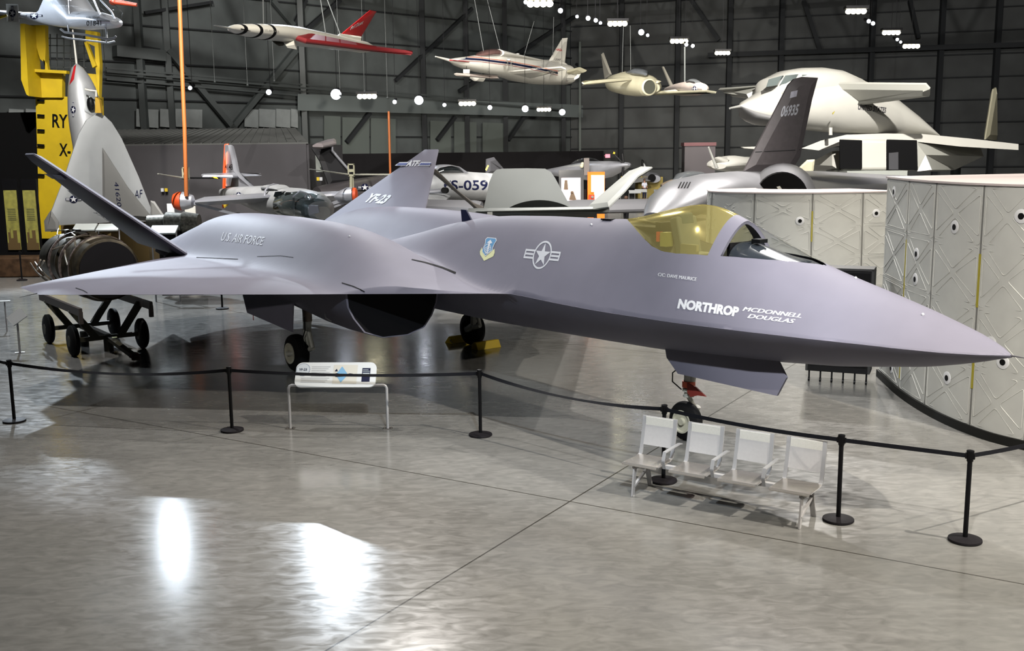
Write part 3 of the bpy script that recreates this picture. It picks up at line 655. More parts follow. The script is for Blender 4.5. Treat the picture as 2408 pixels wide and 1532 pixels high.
for i in range(4):
    x = (i - 1.5) * pitch - .02; w = .46
    seat = M()
    prof = [(-.26, .40), (-.245, .42), (-.1, .412), (.1, .405), (.19, .415)]
    seat.rings([[(x - w / 2, y, z), (x + w / 2, y, z), (x + w / 2, y, z - .012), (x - w / 2, y, z - .012)] for y, z in prof])
    sob = seat.out('seat', mat('seat_polished_steel', (205, 200, 194), .22, .85, .05, 3), bench, local=True)
    bk = M(); pr = [(.235, .53), (.26, .62), (.285, .74), (.30, .86), (.305, .885)]
    bk.rings([[(x - w / 2 + .035, y, z), (x + w / 2 - .035, y, z), (x + w / 2 - .035, y + .012, z), (x - w / 2 + .035, y + .012, z)] for y, z in pr])
    bo_ = bk.out('backrest', CHAIRW, bench, local=True)
    for s in (-1, 1):
        xe = x + s * (w / 2 - .018)
        M().rings([[(xe - .022, y - .006, z), (xe + .022, y - .006, z), (xe + .022, y + .02, z), (xe - .022, y + .02, z)] for y, z in [(-.2, .40), (.12, .395), (.20, .42), (.225, .48)] + pr]).out('side_frame', ALU, bench, local=True)
    M().box((x, .295, .825), (w - .09, .012, .10)).out('perforated_band', mat('perforated_cream', (226, 224, 216), .5, 0, .05, 60), bo_, local=True)
for i in range(4):
    x = (i - 1.0) * pitch - .02
    if i < 3 or True:
        xa = x if i < 3 else 1.5 * pitch + .23
        if i == 3: continue
        M().rings([[(xa - .022, y, z), (xa + .022, y, z), (xa + .022, y, z + .012), (xa - .022, y, z + .012)] for y, z in ((-.2, .40), (-.24, .5), (-.20, .60), (.0, .605), (.2, .61), (.26, .60))]).out('armrest', ALU, bench, local=True)
# ------------------------------------------------------------------ engine on its trailer
c4 = [G(188, 838), G(338, 825), G(258, 790), G(118, 802)]  # near-left, near-right, far-right, far-left wheels
cc = sum(c4, Vector()) / 4; ex = ((c4[1] - c4[0]) + (c4[2] - c4[3])); ex.z = 0; ex.normalize(); ey = ((c4[3] - c4[0]) + (c4[2] - c4[1])); ey.z = 0; ey.normalize()
ea = math.atan2(ey.y, ey.x)      # long axis points away
tr = thing('engine_trailer', 'olive drab four-wheel trailer under the wing tip carrying the jet engine', 'trailer', fl(cc), ea)
T2 = lambda x, y, z: Vector((x, y, z))
WX, WY = 1.0, .72
for sx in (-1, 1):
    for sy in (-1, 1):
        w = M().lathe((sx * WX, sy * WY - .09, .33), (0, 1, 0), [(0, .16), (.02, .29), (.05, .33), (.13, .33), (.16, .29), (.18, .16)], 24).out('wheel', RUB, tr, local=True)
        M().cyl((sx * WX, sy * WY - .095, .33), (sx * WX, sy * WY + .095, .33), .12).out('hub', OLIVE, w, local=True)
fr = M()
for sx in (-1, 1):
    fr.beam((sx * WX, -.62, .33), (sx * WX, .62, .33), .09, .09)
    for sy in (-1, 1): fr.beam((sx * WX, sy * .25, .33), (sx * WX, sy * .72, 1.0), .1, .14)
fr.beam((-WX, 0, .33), (WX, 0, .33), .12, .12); fr.cyl((-WX, 0, .02), (-WX, 0, .33), .1).cyl((WX * .1, .2, .0), (WX * .1, .2, .33), .09)
fr.out('chassis', OLIVE, tr, local=True)
for sy in (-1, 1):
    M().beam((-1.75, sy * .72, 1.02), (1.5, sy * .72, 1.02), .07, .16).box((-1.72, sy * .72, .9), (.08, .08, .25)).out('side_rail', mat('rail_brown', (110, 100, 96), .5, .2), tr, local=True)
tb = M(); tb.beam((-WX, 0, .32), (-WX - 1.35, -.12, .08), .12, .08); tb.out('tow_bar', OLIVE, tr, local=True)
M().lathe((-WX - 1.42, -.12, .03), (0, 0, 1), [(0, .09), (.08, .09)]).box((-WX - 1.3, -.12, .1), (.22, .14, .1)).out('tow_eye', mat('tow_red', (96, 20, 24), .7), tr, local=True)
M().box((-WX - .25, -.06, .345), (.06, .1, .01), Matrix.Rotation(-.15, 3, 'Y')).box((-WX - 1.0, -.14, .2), (.2, .05, .01)).out('reflector', mat('reflector_green', (190, 200, 130), .4), tr, local=True)
# engine: axis toward the camera along the trailer, slightly turned
en = thing('jet_engine', 'dark brown turbofan engine with black intake cover strapped on the olive trailer', 'engine', (cc.x + ey.x * .35, cc.y + ey.y * .35, 1.15), ea)
EM = mat('engine_casing', (66, 60, 48), .42, .55, .5, 7, bump=.6); EM2 = mat('engine_pipes', (130, 120, 104), .4, .5, .5, 12)
ez = .66; f = lambda x: (x, 0, ez - .0)
er = .66
M().lathe((-1.75, 0, ez), (1, 0, 0), [(0, er * .93), (.02, er * .98), (.35, er), (.38, er * 1.05), (.46, er * 1.05), (.5, er * .98), (1.0, er * .96), (1.05, er * 1.0), (1.15, er), (1.2, er * .93), (1.8, er * .86), (1.85, er * .92), (1.95, er * .9), (2.0, er * .84), (2.6, er * .84), (2.65, er * .9), (3.3, er * .88), (3.6, er * .78)], 40).out('casing', EM, en, local=True)
M().lathe((-1.78, 0, ez), (1, 0, 0), [(0, er * .9), (.03, er * .9)], 40).out('intake_cover', mat('cover_black', (30, 29, 32), .75), en, local=True)
pm = M(); rg_ = random.Random(3)
for k in range(44):
    a0 = rg_.uniform(0, 6.28); x0 = rg_.uniform(-1.3, 1.4); L_ = rg_.uniform(.3, 1.0); da = rg_.uniform(-.7, .7); rr = er * rg_.uniform(.98, 1.06)
    pm.tube([(x0 + L_ * t, rr * math.cos(a0 + da * t), ez + rr * math.sin(a0 + da * t)) for t in (0, .25, .5, .75, 1)], rg_.uniform(.012, .03), 6)
pm.out('fuel_pipes', EM2, en, local=True)
bm_ = M()
for k in range(34):
    a0 = rg_.uniform(1.2, 5.9); x0 = rg_.uniform(-1.2, 1.3); bm_.box((x0, er * 1.02 * math.cos(a0), ez + er * 1.02 * math.sin(a0)), (rg_.uniform(.06, .3), rg_.uniform(.06, .16), rg_.uniform(.06, .2)), Matrix.Rotation(a0, 3, 'X'))
bm_.out('gearbox_accessories', EM, en, local=True)
for x0 in (-1.33, -.58, .3):
    M().lathe((x0 - .02, 0, ez), (1, 0, 0), [(0, er * 1.0), (0, er * 1.075), (.05, er * 1.075), (.05, er * 1.0)], 48, False).out('flange_ring', mat('bolt_pinkish', (150, 135, 130), .5, .3, .8, 14), en, local=True)
M().tube([(-1.1, -er * 1.08 * math.cos(t), ez + er * 1.08 * math.sin(t)) for t in (1.0, .6, .2, -.2, -.6)], .02).tube([(-.7, -er * 1.03 * math.cos(t), ez + er * 1.03 * math.sin(t)) for t in (1.0, .8, .5)], .014).out('yellow_strap', mat('strap_yellow', (190, 180, 20), .8), en, local=True)
# small signs on posts at the left
p = G(47, 830); sg2 = thing('small_sign', 'small tilted white text sign on a post beside the engine trailer', 'sign', fl(p), .5)
M().cyl((0, 0, 0), (0, 0, .72), .022).out('post', ALU, sg2, local=True); M().box((0, 0, .006), (.2, .12, .012)).out('foot_plate', STEEL, sg2, local=True)
pl = M().box((0, 0, .78), (.34, .26, .03), Matrix.Rotation(-.6, 3, 'Y') @ Matrix.Rotation(.9, 3, 'X')).out('text_plate', mat('sign_white', (226, 230, 232)), sg2, local=True)
p = G(17, 780); sg3 = thing('small_sign', 'thin white sign post at the far left edge behind the tilted sign', 'sign', fl(p), .3)
M().cyl((0, 0, 0), (0, 0, .72), .018).out('post', ALU, sg3, local=True); M().box((-.0, 0, .74), (.25, .15, .02)).out('text_plate', mat('sign_white', (226, 230, 232)), sg3, local=True)
# ------------------------------------------------------------------ composite shroud sections on the right
def catmull(pts, n=8):
    pts = [Vector(p) for p in pts]; q = [2 * pts[0] - pts[1]] + pts + [2 * pts[-1] - pts[-2]]; out = []
    for i in range(1, len(q) - 2):
        for k in range(n):
            t = k / n; a, b, c, d = q[i - 1], q[i], q[i + 1], q[i + 2]
            out.append(.5 * ((2 * b) + (c - a) * t + (2 * a - 5 * b + 4 * c - d) * t * t + (3 * b - a - 3 * c + d) * t ** 3))
    out.append(pts[-1]); return out
def shroud(base, seams, H, z0, rows, name, label, lid, holes, taper=0., yrows=(), thick=.12):
    base = [Vector((p[0], p[1], 0)) for p in base]; cl = catmull(base, 10)
    t = thing(name, label, 'shroud', fl(cl[0]))
    L = [0]
    for a, b in zip(cl, cl[1:]): L.append(L[-1] + (b - a).length)
    inn = Vector(lid)
    def at(s, z, o=0):
        s = max(0, min(L[-1], s)); i = min(max([k for k in range(len(L)) if L[k] <= s + 1e-9]), len(L) - 2); k = (s - L[i]) / (L[i + 1] - L[i])
        p = cl[i].lerp(cl[i + 1], k); d = (cl[i + 1] - cl[i]).normalized(); n = Vector((d.y, -d.x, 0))
        if n.dot(inn - p) > 0: n = -n
        return p + n * (o - taper * z) + Vector((0, 0, z))
    m = M(); ns = 60
    m.rings([[at(L[-1] * i / ns, z0), at(L[-1] * i / ns, H), at(L[-1] * i / ns, H, -thick), at(L[-1] * i / ns, z0, -thick)] for i in range(ns + 1)])
    sk = m.out('shell', GREY, t)
    lm = M(); top = [at(L[-1] * i / 30, H + .02, .03) for i in range(31)]; bk = [Vector((p.x, p.y, H + .02)).lerp(Vector((inn.x, inn.y, H + .02)), .5 if taper else .96) for p in top]
    lm.rings([[a, b, b - Vector((0, 0, .03)), a - Vector((0, 0, .03))] for a, b in zip(top, bk)]); lm.out('top_cover', mat('pinkish_white_cover', (214, 200, 196), .5), t)
    if not taper:
        k = M(); k.rings([[at(L[-1] * i / ns, 0, .04), at(L[-1] * i / ns, z0 + .01, .04), at(L[-1] * i / ns, z0 + .01, -thick), at(L[-1] * i / ns, 0, -thick)] for i in range(ns + 1)]); k.out('kick_plate', mat('kick_black', (22, 22, 20), .6), t)
    def bead(pts, r):
        # closed rounded outline given in (s, z), as a raised bead on the shell
        q = []
        for i in range(len(pts)):
            a, b, c = pts[i - 1], pts[i], pts[(i + 1) % len(pts)]
            la = math.hypot(a[0] - b[0], a[1] - b[1]); lc = math.hypot(c[0] - b[0], c[1] - b[1]); k_ = min(.055, la * .3, lc * .3)
            for w in ((1, 0), (.42, .12), (.12, .42), (0, 1)): q.append(tuple(b[j] + (a[j] - b[j]) / la * w[0] * k_ + (c[j] - b[j]) / lc * w[1] * k_ for j in (0, 1)))
        q.append(q[0]); q.append(q[1]); rr.tube([at(x, z, .003) for x, z in q], r, 5)
    cols = [(G(u, v) - base[0]) for u, v in seams] if False else seams
    ph = (H - z0) / rows
    for ci, (sa_, sb_) in enumerate(zip(cols, cols[1:])):
        for r in range(rows):
            za, zb = z0 + r * ph + .05, z0 + (r + 1) * ph - .05; s0_, s1_ = sa_ + .06, sb_ - .06; cx, cz = (s0_ + s1_) / 2, (za + zb) / 2; g = .045; gw = min(g, (s1_ - s0_) * .08)
            rr = M()
            bead([(s0_ - .03, za - .03), (s1_ + .03, za - .03), (s1_ + .03, zb + .03), (s0_ - .03, zb + .03)], .004)
            for tri in ([(s0_ + 2 * gw, za), (s1_ - 2 * gw, za), (cx, cz - 1.3 * g)], [(s0_ + 2 * gw, zb), (s1_ - 2 * gw, zb), (cx, cz + 1.3 * g)], [(s0_, za + 2 * g), (s0_, zb - 2 * g), (cx - 1.3 * gw, cz)], [(s1_, za + 2 * g), (s1_, zb - 2 * g), (cx + 1.3 * gw, cz)]): bead(tri, .006)
            rr.out('stiffener_beads', GREY, t)
    for ci, s in enumerate(cols[1:-1]):
        m = M(); m.rings([[at(s - .016, z, .004), at(s + .016, z, .004), at(s + .016, z, -.02), at(s - .016, z, -.02)] for z in (z0, H)]); m.out('seam_strip', GREYD, t)
        if ci in yrows:
            for a, b in yrows[ci]:
                m = M(); m.rings([[at(s - .02, z0 + (H - z0) * z, .010), at(s + .02, z0 + (H - z0) * z, .010), at(s + .02, z0 + (H - z0) * z, -.02), at(s - .02, z0 + (H - z0) * z, -.02)] for z in (a, b)]); m.out('yellow_strip', YELS, t)
    for u, v in holes:
        best = min(((P(u, v, 1) - CAM).normalized().cross((at(L[-1] * i / 200, z0 + (H - z0) * j / 60) - CAM).normalized()).length, i, j) for i in range(201) for j in range(61))
        s, z = L[-1] * best[1] / 200, z0 + (H - z0) * best[2] / 60; c = at(s, z); n = (at(s, z, 1) - c).normalized()
        rg2 = M().lathe(c - n * .01, n, [(0, .10), (.02, .10), (.024, .09), (.02, .0)], 24).out('port_ring', mat('port_white', (232, 232, 232), .5), t)
        M().cyl(c, c + n * .018, .045, n=20).out('port_hole', BLACK, rg2)
    return t, at, L
nb = [G(2065, 885), G(2120, 935), G(2200, 985), G(2300, 1028), G(2408, 1058), Vector((8.0, 12.9, 0))]
nb2 = [Vector((p.x, p.y, 0)) for p in nb]; cl_ = catmull(nb2, 10); LL = [0]
for a, b in zip(cl_, cl_[1:]): LL.append(LL[-1] + (b - a).length)
def s_of(u, v):
    g = G(u, v); return min((((q - Vector((g.x, g.y, 0))).length, LL[i]) for i, q in enumerate(cl_)))[1]
sm = [0, s_of(2109, 928), s_of(2177, 972), s_of(2281, 1020), s_of(2400, 1056), LL[-1]]
shroud(nb2, sm, 3.64, .12, 4, 'fairing_shell', 'large curved grey composite fairing section with X-shaped panels at the right edge', (11.5, 20.5, 0),
       [(2102, 453), (2245, 533), (2405, 509), (2156, 596), (2153, 655), (2330, 805), (2357, 850), (2227, 893), (2096, 866)], yrows={0: [(.05, .72)], 2: [(.16, .34), (.5, .72)]})
fb = [Vector((5.05, 27.6, 0)), Vector((4.95, 26.3, 0)), Vector((5.7, 25.4, 0)), Vector((7.2, 24.9, 0)), Vector((9.4, 25.2, 0))]
cl2 = catmull(fb, 10); l2 = sum((b - a).length for a, b in zip(cl2, cl2[1:]))
shroud(fb, [0, l2 * .20, l2 * .42, l2 * .64, l2 * .84, l2], 3.12, .1, 4, 'fairing_shell', 'second grey composite fairing section with X-shaped panels, behind the canopy of the stealth fighter', (8, 29, 0), [(1881, 518), (2059, 503)], taper=.03, yrows={2: [(.62, .86)]})
# black cart between the fairings and the nose
ca_, cb_ = G(1893, 897), G(2044, 908); ca_.z = cb_.z = 0; d = cb_ - ca_; ct = thing('equipment_case', 'tall black rolling case on castors behind the nose of the stealth fighter', 'case', fl((ca_ + cb_) / 2), math.atan2(d.y, d.x))
cw = d.length; zt = 2.08
M().box((0, .25, zt / 2 + .1), (cw, .5, zt - .2)).out('case_body', mat('case_black', (14, 14, 15), .5, 0, .2, 5), ct, local=True, bevel=.01)
M().box((0, -.01, zt / 2 + .12), (cw - .12, .02, zt - .4)).out('front_panel', BLACK, ct, local=True)
M().box((cw / 2 - .02, -.01, zt / 2 + .1), (.04, .03, zt - .22)).box((-cw / 2 + .02, -.01, zt / 2 + .1), (.04, .03, zt - .22)).box((0, -.01, zt - .02), (cw, .03, .04)).out('edge_trim', mat('edge_dark_grey', (46, 46, 46), .5), ct, local=True)
for i in range(6):
    x = -cw / 2 + .06 + (cw - .12) * i / 5
    M().cyl((x, .06, .08), (x, .06, .22), .015).lathe((x - .015, .05, .04), (1, 0, 0), [(0, .04), (.03, .04)], 12).out('castor', SATB, ct, local=True)
# ------------------------------------------------------------------ hangar shell
WC = Vector((5.7, 100, 0)); DL = Vector((-.725, -.689, 0)); DR = Vector((.953, -.30, 0))
NL = Vector((.689, -.725, 0)); NR = Vector((-.30, -.953, 0))
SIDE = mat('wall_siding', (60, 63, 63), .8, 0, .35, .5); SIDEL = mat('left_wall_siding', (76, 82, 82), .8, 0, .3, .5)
def wall(name, o, d, n, L, H, m, zg=1.85):
    mm = M(); mm.prism([o - n * .2, o + d * L - n * .2, o + d * L - n * .2 + Vector((0, 0, H)), o - n * .2 + Vector((0, 0, H))], n * .3)
    w = mm.out(name, m, smooth=0, kind='structure')
    g = M(); k = 0
    while zg * k < H:
        z = zg * k + .6; g.beam(o + n * .08 + Vector((0, 0, z)), o + d * L + n * .08 + Vector((0, 0, z)), .14, .10); k += 1
    g.out('trim_girts', STEELD, smooth=0, kind='structure'); return w
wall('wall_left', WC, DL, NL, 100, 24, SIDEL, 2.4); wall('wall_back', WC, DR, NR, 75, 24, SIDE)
M().prism([(-70, -13, 23), (80, -13, 23), (80, 117, 23), (-70, 117, 23)], (0, 0, .3)).out('ceiling', mat('roof_dark', (18, 18, 20), .9, 0, .3, .3), smooth=0, kind='structure')
def WP(u, v, left=True, off=.3):
    n = NL if left else NR; o = WC + n * off; r = ray(u, v); return CAM + r * ((o - CAM).dot(n) / r.dot(n))
def wbeam(a, b, w, name, m, left=True, off=.5, h=None, kind='structure'):
    return M().beam(WP(*a, left, off), WP(*b, left, off), w, h or w).out(name, m, smooth=0, kind=kind)
# columns, crane girder, braces on the left wall
for i, (u, w, m) in enumerate(((345, .5, STEELG), (410, .15, STEELG), (722, .8, STEELG), (1000, .35, STEELD), (1100, .25, STEELD), (1190, .3, STEELD), (1325, .5, STEELD))):
    a = WP(u, 360, True, .5); M().beam((a.x, a.y, 0), (a.x, a.y, 23), w, .4).out('trim_column', m, smooth=0, kind='structure')
a = WP(1362, 360, True, .25); M().beam((a.x, a.y, 0), (a.x, a.y, 14), 2.3, .2).out('trim_panel', mat('panel_lit_tone', (96, 104, 100), .8), smooth=0, kind='structure')  # greenish light on the corner pilaster is put into its colour
for i, u in enumerate((1460, 1590, 1710, 1830, 2040, 2200, 2330)):
    a = WP(u, 345, False, .5); M().beam((a.x, a.y, 0), (a.x, a.y, 23), .45, .4).out('trim_column', STEELD, smooth=0, kind='structure')
M().rings([[WP(u, v0, True, .6), WP(u, v1, True, .6), WP(u, v1, True, 1.0), WP(u, v0, True, 1.0)] for u, v0, v1 in ((700, 221, 260), (1110, 237, 270), (1345, 246, 276), (1425, 252, 279))]).out('trim_girder', mat('girder_grey', (104, 112, 112), .7), smooth=0, kind='structure')
for (a, b, w) in (((395, 118), (582, 342), .38), ((695, 118), (512, 342), .38), ((640, 0), (690, 60), .35), ((720, 0), (690, 62), .25), ((800, 0), (720, 70), .3), ((870, 265), (815, 335), .3), ((1070, 275), (1028, 330), .3), ((1235, 270), (1195, 330), .3), ((1380, 350), (1420, 285), .3), ((1420, 365), (1385, 275), .3), ((330, 110), (375, 118), .2), ((270, 120), (385, 132), .7), ((340, 30), (500, 5), .2), ((1080, 215), (1350, 40), .3), ((930, 190), (1110, 20), .25), ((1355, 150), (1440, 260), .2)):
    wbeam(a, b, w, 'trim_brace', STEELG if w > .32 else STEELD)
for v0, v1, off in ((160, 196, .7), (176, 212, .7), (186, 222, .7), (168, 203, 1.4)):
    wbeam((250, v0), (1320, v1 + 55), .12, 'trim_conduit', STEELG, True, off)
for (a, b, w) in (((1625, 0), (1690, 95), .35), ((1890, 0), (1930, 120), .35), ((2140, 0), (2160, 90), .3), ((1665, 130), (2408, 105), .4)):
    wbeam(a, b, w, 'trim_brace', STEELD, False, .8)
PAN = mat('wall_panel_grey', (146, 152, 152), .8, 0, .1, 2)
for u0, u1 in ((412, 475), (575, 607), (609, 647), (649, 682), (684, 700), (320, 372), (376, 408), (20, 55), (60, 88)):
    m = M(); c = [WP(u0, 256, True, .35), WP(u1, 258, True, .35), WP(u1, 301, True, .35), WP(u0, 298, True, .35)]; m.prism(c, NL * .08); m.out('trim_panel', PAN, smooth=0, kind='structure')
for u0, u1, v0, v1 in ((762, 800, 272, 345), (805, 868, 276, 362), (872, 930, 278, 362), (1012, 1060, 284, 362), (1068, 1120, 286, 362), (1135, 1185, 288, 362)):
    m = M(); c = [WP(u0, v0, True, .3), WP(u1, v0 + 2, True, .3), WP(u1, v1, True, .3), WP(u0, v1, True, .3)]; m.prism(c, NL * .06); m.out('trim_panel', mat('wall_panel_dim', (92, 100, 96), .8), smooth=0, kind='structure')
# roof trusses
for k in range(5):
    y = 34 + k * 15; z = 17.5; m = M(); m.beam((-50, y, z), (60, y, z), .3); m.beam((-50, y, z + 3), (60, y, z + 3), .3)
    for j in range(36):
        x = -50 + j * 3.05; m.beam((x, y, z), (x + 1.5, y, z + 3), .14); m.beam((x + 1.5, y, z + 3), (x + 3.05, y, z), .14)
    m.out('trim_truss', mat('truss_dark', (26, 27, 30), .8), smooth=0, kind='structure')
# black partition
BP = mat('partition_black', (22, 21, 23), .85); GP = mat('partition_charcoal', (66, 64, 68), .85, 0, .1, 1)
m = M(); o = WC + NL * 4; m.prism([o, o + DL * 34, o + DL * 34 + Vector((0, 0, 4.1)), o + Vector((0, 0, 4.1))], NL * .2); m.out('wall_partition', BP, smooth=0, kind='structure')
m = M(); m.prism([(-50, 50, 0), (-9.55, 50, 0), (-9.55, 50, 4.62), (-50, 50, 4.62)], (0, .2, 0)); m.prism([(-9.55, 50, 0), (-9.55, 60, 0), (-9.55, 60, 4.62), (-9.55, 50, 4.62)], (.2, 0, 0)); rm = m.out('wall_annex', GP, smooth=0, kind='structure')
m = M(); m.rings([[(x, 49.9, 4.62), (x, 49.9, 4.68), (x + (0 if x < -12 else -3.2), 63, 5.66), (x + (0 if x < -12 else -3.2), 63, 5.56)] for x in (-50, -30, -9.45)])
for i in range(90): m.beam((-50 + i * .45, 49.9, 4.70), (-50 + i * .45 - max(0, (i - 60)) * .11, 63, 5.68), .05, .03)
m.out('trim_annex_roof', mat('annex_roof', (84, 86, 84), .7), smooth=0, kind='structure')
for a, b, c, d, nm in ((380, 401, 445, 449, 'outlet'),): pass
M().box(P(754, 383, 49.5), (.45, .06, .85)).out('trim_panel', mat('panel_lit_tone2', (150, 156, 150), .8), smooth=0, kind='structure')  # lit look is put into the panel's pale colour
for u, v, c in ((382, 447, 'white'), (391, 447, 'yellow'), (755, 421, 'white'), (748, 421, 'yellow')):
    tag(M().box(P(u, v, 49.6), (.13, .06, .16)).out('wall_socket_plate', DECW if c == 'white' else YEL), '%s socket plate low on the charcoal partition near the %s' % (c, 'red rotor pod' if u < 500 else 'T-tail of the dark jet'), 'wall plate')
for u, v, lab in ((402, 496, 'white notice stand left of the tiltrotor strut'), (448, 499, 'blank light grey board on the floor below the left rotor pod')):
    q = P(u, v, 44); tag(M().box((q.x, 44, q.z), (.3 if u < 420 else .45, .05, .6 if u < 420 else .5)).box((q.x, 44, q.z / 2 - .1), (.05, .05, q.z + .2 - .3 + .1)).box((q.x, 44, .01), (.4, .3, .02)).out('notice_stand', mat('sign_white', (226, 230, 232)) if u < 420 else GREY), lab, 'sign')
# ------------------------------------------------------------------ lamps in view
def lamp(kind, u, v, w, Y, lab, warm):
    c = P(u, v, Y); s = w * pxm(Y) / 2
    t = thing('bar_light' if kind else 'spotlight', lab, 'ceiling light', c)
    E1 = mat('lamp_glow_warm', (255, 248, 214), .5, emit=14) if warm else mat('lamp_glow_cool', (232, 240, 255), .5, emit=16)
    if kind:
        M().box((c.x, c.y, c.z + .25 * s + .05), (2 * s + .1, .4, .12)).cyl(c + Vector((0, 0, .2)), (c.x, c.y, 22.84), .012, n=6).out('housing', SATB, t)
        m = M(); n = 4
        for i in range(n): m.ball(c + Vector((s * (2 * (i + .5) / n - 1), 0, 0)), (s / n * 1.15, .15, s * .26), 12)
        m.out('lens', E1, t)
    else:
        M().cyl(c + Vector((0, .05, 0)), c + Vector((0, .55, .15)), s * 1.05, s * .8).cyl(c + Vector((0, .3, .1)), (c.x, c.y + .3, 22.84), .012, n=6).out('housing', SATB, t)
        M().ball(c, (s, s * .5, s), 14).out('lens', E1, t)
    return t
for i, (u, v, w) in enumerate(((1270, 9, 58), (1452, 56, 44), (1597, 97, 40), (1699, 125, 34))): lamp(1, u, v, w, 42 + i * 9, 'warm bar of four lamps, %s of the centre ceiling row' % ('nearest', 'second', 'third', 'farthest')[i], 1)
for i, (u, v, w) in enumerate(((2013, 27, 46), (2096, 77, 40), (2143, 109, 38))): lamp(1, u, v, w, 45 + i * 9, 'warm bar of lamps, %s in the right-hand ceiling row' % ('nearest', 'middle', 'farthest')[i], 1)
for i, (u, v, w) in enumerate(((863, 227, 44), (1099, 244, 38), (1279, 258, 32))): lamp(1, u, v, w, 52 + i * 8, 'warm bar of lamps, %s above the grey wall girder' % ('left one', 'middle one', 'right one')[i], 1)
for i, (u, v, w, Y, lab) in enumerate(((1236, 5, 9, 40, 'beside the nearest bar of the centre row'), (1318, 25, 11, 45, 'just right of the nearest bar of the centre row'), (1383, 43, 10, 48, 'in the trio between the first two bars, left one'), (1401, 48, 9, 49, 'in the trio between the first two bars, middle one'), (1412, 54, 7, 50, 'in the trio between the first two bars, right one'), (1357, 39, 7, 47, 'small one left of the trio'), (1508, 76, 13, 54, 'between the second and third bars of the centre row'), (1523, 83, 7, 55, 'small one beside the spotlight between second and third bars'), (1614, 105, 8, 58, 'touching the third bar of the centre row'), (1629, 108, 8, 62, 'right of the third bar of the centre row'), (2043, 50, 9, 48, 'left one of the pair under the nearest right-row bar'), (2053, 55, 9, 49, 'right one of the pair under the nearest right-row bar'), (2110, 93, 7, 57, 'upper one of the small chain below the middle right-row bar'), (2118, 99, 6, 58, 'lower one of the small chain below the middle right-row bar'),
    (632, 217, 12, 48, 'between the roof braces left of the big wall column'), (790, 222, 24, 50, 'brightest of all, right of the big wall column'), (985, 236, 20, 55, 'second brightest, above the middle of the wall girder'), (928, 240, 9, 53, 'small one left of the second brightest lamp'), (1045, 247, 8, 57, 'small one left of the middle wall bar'), (1152, 253, 10, 60, 'between the middle and right wall bars'), (1235, 256, 15, 62, 'left of the right wall bar'), (1322, 264, 14, 66, 'rightmost above the wall girder, by the corner panel'), (447, 207, 9, 46, 'small one beside the orange rotor blade'))):
    lamp(0, u, v, w, Y, 'round white spotlight, ' + lab, 0)
# ------------------------------------------------------------------ aircraft helpers
def root(name, label, cat, u, v, Y, ground=False):
    p = P(u, v, Y); return thing(name, label, cat, (p.x, p.y, 0 if ground else p.z))
def Fs(st, name, m, r, e=2., n=20, **k): return M().fus(st, n, e).out(name, m, r, **k)
def Sl(pts, t, name, m, r, k=.85, **kw): return M().slab([P(*p) for p in pts], t, k).out(name, m, r, 20, **kw)
def onr(r, c, xv, yv, off=.015):
    """artwork laid on the outside of the finished parts of r"""
    b = bmesh.new(); dg = None
    for ch in r.children:
        if ch.type == 'MESH' and 'canopy' not in ch.name and 'cable' not in ch.name:
            k = len(b.verts); b.from_mesh(ch.data)
    bv = BVHTree.FromBMesh(b); b.free(); o = wloc(r)
    def f(x, y):
        u, v = c[0] + xv[0] * x + yv[0] * y, c[1] + xv[1] * x + yv[1] * y; d = ray(u, v).normalized(); h = bv.ray_cast(CAM - o, d)
        return None if h[0] is None else h[0] - d * off
    return f
def roundel_on(r, c, xv, yv):
    place(polys_bm(disc_poly(1) + [rect(-1.9, -.32, 1.9, .32)], 5, 5), onr(r, c, xv, yv, .02), 'insignia', NAVY, r, 'navy disc and bar of the star insignia')
    place(polys_bm(star_poly(.92) + [rect(-1.75, .06, -.95, .22), rect(-1.75, -.22, -.95, -.06), rect(.95, .06, 1.75, .22), rect(.95, -.22, 1.75, -.06)], 5, 5), onr(r, c, xv, yv, .05), 'insignia', DECW, r, 'white star and bars of the insignia')
def wires(r, lst, Y):
    for (a, b) in lst: M().beam(P(*a), P(*b), .03).out('suspension_cable', STEELG, r, smooth=0)
# --- white and red needle-nosed jet hanging
r = root('hanging_drone', 'white needle-nosed jet with black nose rings and a red swept fin, hanging from the roof', 'aircraft', 690, 95, 34)
st = [(540, 64, 68, 31, .03), (546, 59.5, 75.5, 31.3, .17), (553, 57.5, 78, 31.6, .22), (565, 56.5, 82, 31.9, .28), (590, 56, 88, 32.4, .35), (620, 56, 93, 33, .4), (660, 58, 98, 33.8, .42), (700, 63, 109, 34.6, .42), (740, 72, 112, 35.4, .42), (780, 81, 116, 36.2, .42), (820, 91, 120, 37, .42), (850, 97, 124, 37.6, .4), (862, 103, 123, 37.9, .33), (865, 108, 120, 38, .2)]
bd_ = Fs(st, 'fuselage', WHITE, r)
M().cyl(P(540, 66, 31), P(503, 60, 30), .03, .012).out('nose_probe', WHITE, r)
for u, k in ((557, 1.0), (589, 1.0), (618, 1.0)):
    q = [float(np.interp(u, [s[0] for s in st], [s[i] for s in st])) for i in range(5)]; q2 = [float(np.interp(u + 6, [s[0] for s in st], [s[i] for s in st])) for i in range(5)]
    M().fus([(q[0], q[1] - .7, q[2] + .7, q[3], q[4] + .012), (q2[0], q2[1] - .7, q2[2] + .7, q2[3], q2[4] + .012)], 24).out('black_ring', BLACK, r)
Sl([(560, 65, 31.45), (678, 84, 33.7), (677, 89, 33.7), (560, 69, 31.45)], .10, 'black_side_stripe', BLACK, r)
Sl([(678, 83, 34.0), (730, 83, 34.6), (800, 97, 35.8), (865, 110, 36.6), (968, 124, 37.5), (970, 126, 37.5), (865, 116, 36.2), (780, 105, 34.6), (720, 98, 33.8)], .16, 'wing', DRED, r)
